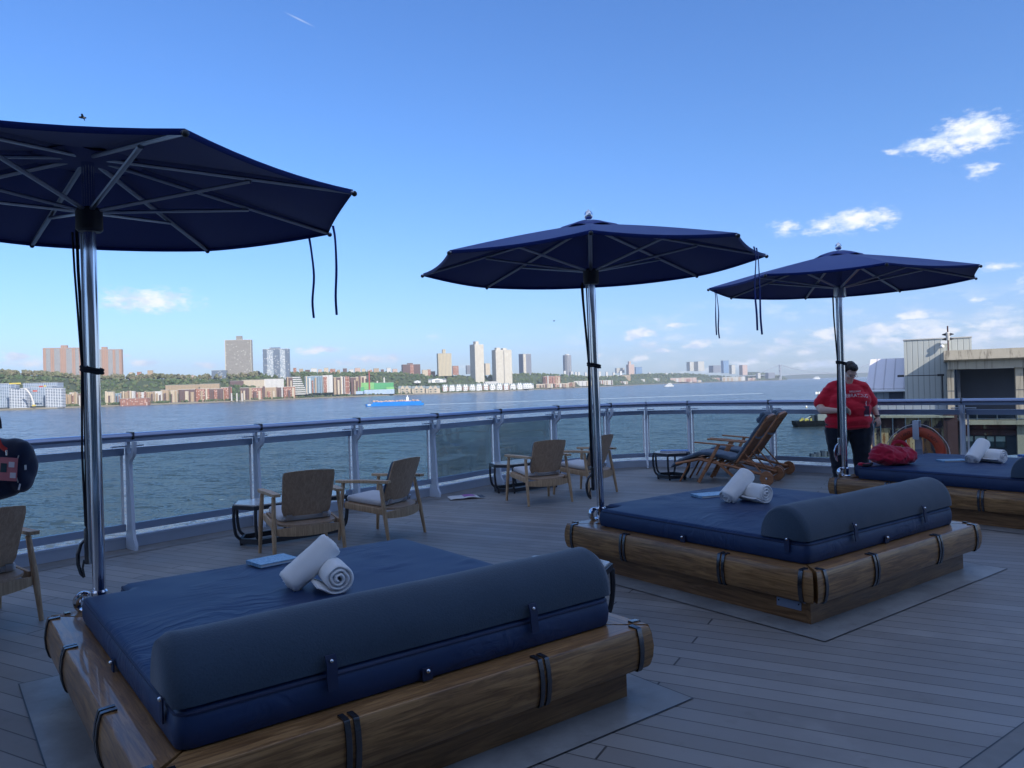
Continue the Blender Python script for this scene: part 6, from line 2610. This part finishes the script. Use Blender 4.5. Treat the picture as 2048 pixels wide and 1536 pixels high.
    mb.tube([(-w_ / 2 + 5, 0, 3.4), (-w_ / 2 + 8.6, 0, 5.3)], .28, 6)
    mb.build('boom', M['cream_'] if 'cream_' in M else M['roof_pale'], r)
    # mooring dolphin low behind the glass
    Y = 25 * F / (912 - hor(1650))
    r = empty('mooring_dolphin', (bear(1655, Y), Y, WZ), 0, 'dark timber mooring cluster in the water low behind the glass beside the person', 'mooring dolphin')
    for i, (dx, hh) in enumerate(((-5.5, .8), (-4, 1.2), (-2, 1.7), (0, 1.5), (2, 1.8), (3.5, 1.6))):
        mb = MB()
        mb.tube([(dx, 0, -1), (dx * .95, .2, hh)], 1.1, 8)
        mb.build('pile', M['dark_wall'], r)
    # distant channel marker seen at the left shoulder
    Y = 700
    q = at(1636, 786, Y)
    r = empty('channel_marker', (q.x, q.y, WZ), 0, 'small dark channel marker on the river at the left shoulder of the person', 'marker')
    mb = MB()
    mb.tube([(0, 0, -1), (0, 0, q.z - WZ + 2)], .5, 6)
    mb.build('post', M['black'], r)
    mb = MB()
    mb.box((-.3, 0, q.z - WZ), (4.0, .5, 2.2))
    mb.build('board', M['white'], r, False)
    # birds
    for px, py, Y, s in ((165, 235, 40, .55), (1108, 642, 120, .45)):
        q = at(px, py, Y)
        r = empty('gull', q, .4, 'dark bird gliding high above the nearest parasol' if px < 500 else 'tiny bird over the river left of the middle parasol pole', 'bird')
        mb = MB()
        mb.sphere((0, 0, 0), .08 * s * 2, 6, (2.2, .8, .7))
        mb.build('body', M['black'], r)
        for sgn in (-1, 1):
            mb = MB()
            mb.ring_loft([[Vector((-.06, 0, 0)), Vector((.08, 0, 0)), Vector((.0, 0, .015))], [Vector((-.04, sgn * .25 * s * 2, .10)), Vector((.05, sgn * .25 * s * 2, .10)), Vector((.0, sgn * .25 * s * 2, .11))],
                          [Vector((.03, sgn * .5 * s * 2, .02)), Vector((.06, sgn * .5 * s * 2, .02)), Vector((.05, sgn * .5 * s * 2, .03))]])
            mb.build('wing', M['black'], r)


boats()


# ------------------------------------------------------------------ neighbouring pier at right
def on_plane(px, py, O, rz):
    """local (x, z) on the vertical plane through O turned by rz"""
    d = at(px, py, 1.0) - Vector((0, 0, EYE))
    n = Vector((-sin(rz), cos(rz), 0))
    e = Vector((0, 0, EYE))
    k = n.dot(O - e) / n.dot(d)
    P = e + d * k - O
    return P.x * cos(rz) + P.y * sin(rz), P.z


def pier():
    RZ = radians(-29)
    O = at(1890, 748, 60)
    O.z = 0
    P = lambda px, py, o=O: on_plane(px, py, o, RZ)
    bot = WZ - 2
    # concrete portal building
    r = empty('pier_terminal', O, RZ, 'weathered concrete pier building with square columns and a dark blue bay at the right', 'building')
    x0, zt = P(1887, 702)
    _, zf = P(1890, 723)
    _, zb = P(1900, 739)
    x1 = x0 + 26
    mb = MB()
    prof = [(-.75, zf), (-.95, zf + .10), (-.80, zt), (8, zt), (8, zf)]
    mb.ring_loft([[Vector((x0, y, z)) for y, z in prof], [Vector((x1, y, z)) for y, z in prof]])
    mb.build('parapet', M['concrete'], r, False)
    mb = MB()
    mb.box(((x0 + x1) / 2 + .12, .25, (zf + zb) / 2 - .002), (x1 - x0 - .25, 1.3, zf - zb))
    mb.build('lintel_beam', M['concrete'], r, False)
    for i, (a, b) in enumerate(((1895, 1908.5), (2031.5, 2047))):
        xa, xb = P(a, 780)[0], P(b, 780)[0]
        mb = MB()
        mb.box(((xa + xb) / 2, .30, (zb + bot) / 2), (xb - xa, .9, zb - bot))
        mb.build('column', M['concrete'], r, False)
        mb = MB()
        mb.box(((xa + xb) / 2, -.153, P(1900, 782)[1]), (xb - xa + .01, .01, .05))
        mb.build('column_joint', M['dark_wall'], r, False)
    xc = P(2031.5, 780)[0] + 5.4
    mb = MB()
    mb.box((xc, .30, (zb + bot) / 2), (.55, .9, zb - bot))
    mb.build('column', M['concrete'], r, False)
    mb = MB()
    mb.box(((x0 + x1) / 2 + .3, 3.2, (zb + bot) / 2), (x1 - x0 - 1, .2, zb - bot))
    mb.build('rear_wall', M['dark_wall'], r, False)
    mb = MB()
    mb.box((x0 + 1.0, 1.8, (zb + bot) / 2), (.2, 2.6, zb - bot))
    mb.build('side_wall', M['dark_wall'], r, False)
    # floor slab of the bay and its guard rail
    zl = P(1960, 840)[1]
    mb = MB()
    mb.box(((x0 + x1) / 2 + .5, 1.0, zl - .18), (x1 - x0 - 1, 3.2, .30))
    mb.build('floor_slab', M['concrete'], r, False)
    gr = MB()
    for k in range(5):
        x = P(1914 + k * 40, 832)[0]
        gr.tube([(x, -.2, zl - .03), (x, -.2, zl + .55)], .03, 6)
    for zz in (.52, .10):
        gr.tube([(P(1912, 832)[0], -.2, zl + zz), (P(1912, 832)[0] + 11, -.2, zl + zz)], .03, 6)
    gr.build('guard_rail', M['steel_brushed'], r)
    # maroon boards and windows of the lower storey
    xa, xb = P(1908, 850)[0], P(2031, 850)[0]
    for (ya, yb, mt, dy) in ((842, 858, 'rust_beam', .0), (859.5, 871, 'rust_beam', .1), (931, 975, 'rust_wall', .05)):
        za, zc = P(1960, ya)[1], P(1960, yb)[1]
        mb = MB()
        mb.box(((xa + xb) / 2 + 3, .30 + dy, (za + zc) / 2), (xb - xa + 6 - .1, .3, za - zc))
        mb.build('cladding_band', M[mt], r, False)
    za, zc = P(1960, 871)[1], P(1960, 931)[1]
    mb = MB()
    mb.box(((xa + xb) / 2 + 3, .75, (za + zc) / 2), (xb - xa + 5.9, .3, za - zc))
    mb.build('recess_wall', M['dark_wall'], r, False)  # dark wall set back behind the windows
    for k, (a, b) in enumerate(((1928, 1948), (1950, 1972), (1974, 1990), (1992, 2013))):
        xa_, xb_ = P(a, 890)[0], P(b, 890)[0]
        z2, z1 = P(1960, 873)[1], P(1960, 895)[1]
        zm = P(1960, 884)[1]
        mb = MB()
        mb.box(((xa_ + xb_) / 2, .56, (z1 + z2) / 2), (xb_ - xa_, .06, z2 - z1))
        w_ = mb.build('window', M['window_glass'], r, False)
        mb = MB()
        mb.box(((xa_ + xb_) / 2, .515, (zm + z2) / 2), ((xb_ - xa_) * .92, .02, (z2 - zm) * .94))
        mb.build('window_blind', M['blind'], w_, False)
        mb = MB()
        for s in (-1, 1):
            mb.box(((xa_ + xb_) / 2 + s * (xb_ - xa_) / 2, .52, (z1 + z2) / 2), (.06, .10, z2 - z1 + .06))
        mb.box(((xa_ + xb_) / 2, .52, z1 - .03), (xb_ - xa_ - .07, .10, .06))
        mb.build('window_frame', M['black_frame'], w_, False)
    # tall ribbed cladding building set back at left of the portal
    RZ0 = RZ
    O2 = O + Vector((0, 5.5, 0))
    r = empty('cladding_building', O2, RZ, 'tall pale ribbed metal building with a diagonal shadow across its wall', 'building')
    Q = lambda px, py: on_plane(px, py, O2, RZ)
    xa, zt2 = Q(1807, 681)
    xb = Q(1888, 690)[0] + 2.0
    mb = MB()
    mb.box((0, 0, 0), (xb - xa, 9, zt2 - bot))
    mb.build('wall', M['panel_metal'], r, False, ((xa + xb) / 2, 4.5, (zt2 + bot) / 2))
    mb = MB()
    mb.box(((xa + xb) / 2, 4.48, zt2 + .04), (xb - xa + .1, 9.1, .08))
    mb.build('roof_edge', M['roof_pale'], r, False)
    # corner lamp, camera dome and cable brackets
    mb = MB()
    cx_, cz_ = Q(1884, 693)
    mb.sphere((cx_, -.3, cz_), .17, 8)
    mb.box((cx_ + .15, -.25, cz_ + .35), (.5, .3, .25))
    mb.build('camera_dome', M['white'], r)
    mb = MB()
    ax, az = Q(1800, 752)
    bx, bz = Q(1884, 750)
    mb.tube([(ax + .4, -1.2, az), (bx, -1.0, bz)], .035, 6)
    mb.tube([(bx - .0, -.9, bz), (bx, -.9, bz - 3.0)], .06, 6)
    mb.build('lamp_arm', M['black_frame'], r)
    for x_, z_ in ((ax + .1, az), (bx - .1, bz)):
        mb = MB()
        mb.box((x_, -1.2, z_), (.5, .3, .18))
        mb.build('flood_lamp', M['black'], r, False)
    # low shed with white seamed roof
    O3 = O + Vector((0, 8.5, 0))
    r = empty('pier_shed', O3, RZ, 'blue grey pier shed with a white standing seam roof right of the person', 'building')
    T = lambda px, py: on_plane(px, py, O3, RZ)
    xa, ze = T(1732, 777)
    xb = T(1812, 777)[0]
    zr = T(1745, 738)[1]
    mb = MB()
    dpt = 5.5
    xi = T(1741, 738)[0]
    mb.ring_loft([[Vector((xa, -.5, ze)), Vector((xb, -.5, ze)), Vector((xb, -.5, ze - .18)), Vector((xa, -.5, ze - .18))],
                  [Vector((xa + .1, dpt, zr + 1.0)), Vector((xb, dpt, zr + 1.0)), Vector((xb, dpt, zr + .82)), Vector((xa + .1, dpt, zr + .82))]])
    mb.build('roof', M['white_roof'], r, False)
    mb = MB()
    mb.box((0, 0, 0), (xb - xa - .1, 5, ze - .2 - bot))
    mb.build('wall', M['blue_cladding'], r, False, ((xa + xb) / 2, 2.6, (ze - .2 + bot) / 2))
    mb = MB()
    dx0, dx1 = T(1778, 800)[0], T(1807, 800)[0]
    z1_, z0_ = T(1790, 780)[1], T(1790, 815)[1]
    mb.box(((dx0 + dx1) / 2, .06, (z1_ + z0_) / 2), (dx1 - dx0, .06, z1_ - z0_))
    mb.build('dark_door', M['dark_wall'], r, False)
    mb = MB()
    mb.tube([(xa, -.6, ze - .25), (xb, -.6, ze - .25)], .10, 8)
    mb.build('gutter', M['white'], r)
    # rusty yellow clad pier wall in front
    O4 = O - Vector((0, .4, 0))
    r = empty('rusty_pier_wall', O4, RZ, 'rusty yellow and maroon clad pier wall seen through the glass behind the lifebuoy', 'wall')
    U = lambda px, py: on_plane(px, py, O4, RZ)
    xa, z1 = U(1733, 833)
    xb = U(1908, 833)[0]
    z0 = U(1800, 856)[1]
    zc = U(1800, 812)[1]
    mb = MB()
    mb.box((0, 0, 0), (xb - xa - .3, .3, zc - z1 + .1))
    mb.build('upper_cladding', M['blue_cladding'], r, False, ((xa + xb) / 2 - .15, .7, (zc + z1) / 2))
    mb = MB()
    mb.box(((xa + xb) / 2, .1, z1 - .02), (xb - xa, 1.5, .14))
    mb.build('ledge', M['concrete'], r, False)
    for k, (a, b, mt) in enumerate(((1733, 1760, 'dark_wall'), (1761, 1784, 'rust_beam'), (1786, 1810, 'rust_beam'), (1812, 1836, 'rust_wall'), (1838, 1862, 'rust_wall'), (1864, 1894, 'rust_wall'))):
        x_a, x_b = U(a, 845)[0], U(b, 845)[0]
        mb = MB()
        mb.box((0, 0, 0), (x_b - x_a, .2, z1 - z0 - .16))
        mb.build('panel', M[mt], r, False, ((x_a + x_b) / 2, .12, (z1 + z0) / 2 - .07))
    mb = MB()
    mb.box((0, 0, 0), (xb - xa, .2, z0 - bot))
    mb.build('lower_cladding', M['rust_wall'], r, False, ((xa + xb) / 2, .16, (z0 + bot) / 2 - .02))
    for a in (1761, 1785.5, 1811):
        x_a = U(a, 845)[0]
        mb = MB()
        mb.tube([(x_a, -.02, z1 - .1), (x_a, -.02, z0 - 5)], .05, 6)
        mb.build('drain_pipe', M['steel_brushed'], r)
    mb = MB()
    x_a, zz = U(1901, 850)
    mb.box((x_a, -.15, zz - 1.2), (.95, .7, 4.2))
    mb.build('corner_pier', M['rust_beam'], r, False)
    # siren mast on the roof
    RZ = RZ0
    q = on_plane(1896.5, 700, O + Vector((1.0, 2.5, 0)), RZ)
    base = O + Vector((1.0, 2.5, 0)) + Vector((cos(RZ) * q[0], sin(RZ) * q[0], 0))
    r = empty('siren_mast', (base.x, base.y, zt), RZ, 'siren mast with stacked horn fins on the roof of the pier building', 'mast')
    mb = MB()
    mb.tube([(0, 0, -.2), (0, 0, 2.1)], .055, 8)
    mb.build('pole', M['rust_beam'], r)
    mb = MB()
    mb.lathe([(.15, .92), (.16, .95), (.16, 1.55), (.12, 1.6)], 10)
    mb.build('horn_body', M['roof_pale'], r)
    for z in (1.02, 1.40):
        for s in (-1, 1):
            mb = MB()
            mb.ring_loft([[Vector((s * .16, -.12, z - .10)), Vector((s * .16, .12, z - .10)), Vector((s * .16, .12, z + .12)), Vector((s * .16, -.12, z + .12))],
                          [Vector((s * .42, -.03, z - .02)), Vector((s * .42, .03, z - .02)), Vector((s * .42, .03, z + .04)), Vector((s * .42, -.03, z + .04))]])
            mb.build('horn_fin', M['black_frame'], r, False)


pier()


# ------------------------------------------------------------------ haze
def haze():
    mb = MB()
    z0, z1 = WZ - 3.2, 640
    mb.box((0, 6200, (z0 + z1) / 2), (31000, 21000, z1 - z0))
    m = bpy.data.materials.new('haze_air')
    m.use_nodes = True
    t = NT(m.node_tree)
    t.n.clear()
    v = t.n.new('ShaderNodeVolumePrincipled')
    v.inputs['Color'].default_value = (.80, .88, 1.0, 1)
    v.inputs['Density'].default_value = 4.8e-5
    v.inputs['Anisotropy'].default_value = .1
    o = t.n.new('ShaderNodeOutputMaterial')
    t.l.new(v.outputs[0], o.inputs[1])
    ob = mb.build('haze', m, None, False)
    ob['kind'] = 'stuff'
    ob['label'] = 'thin blue haze over the river and far shore'


haze()
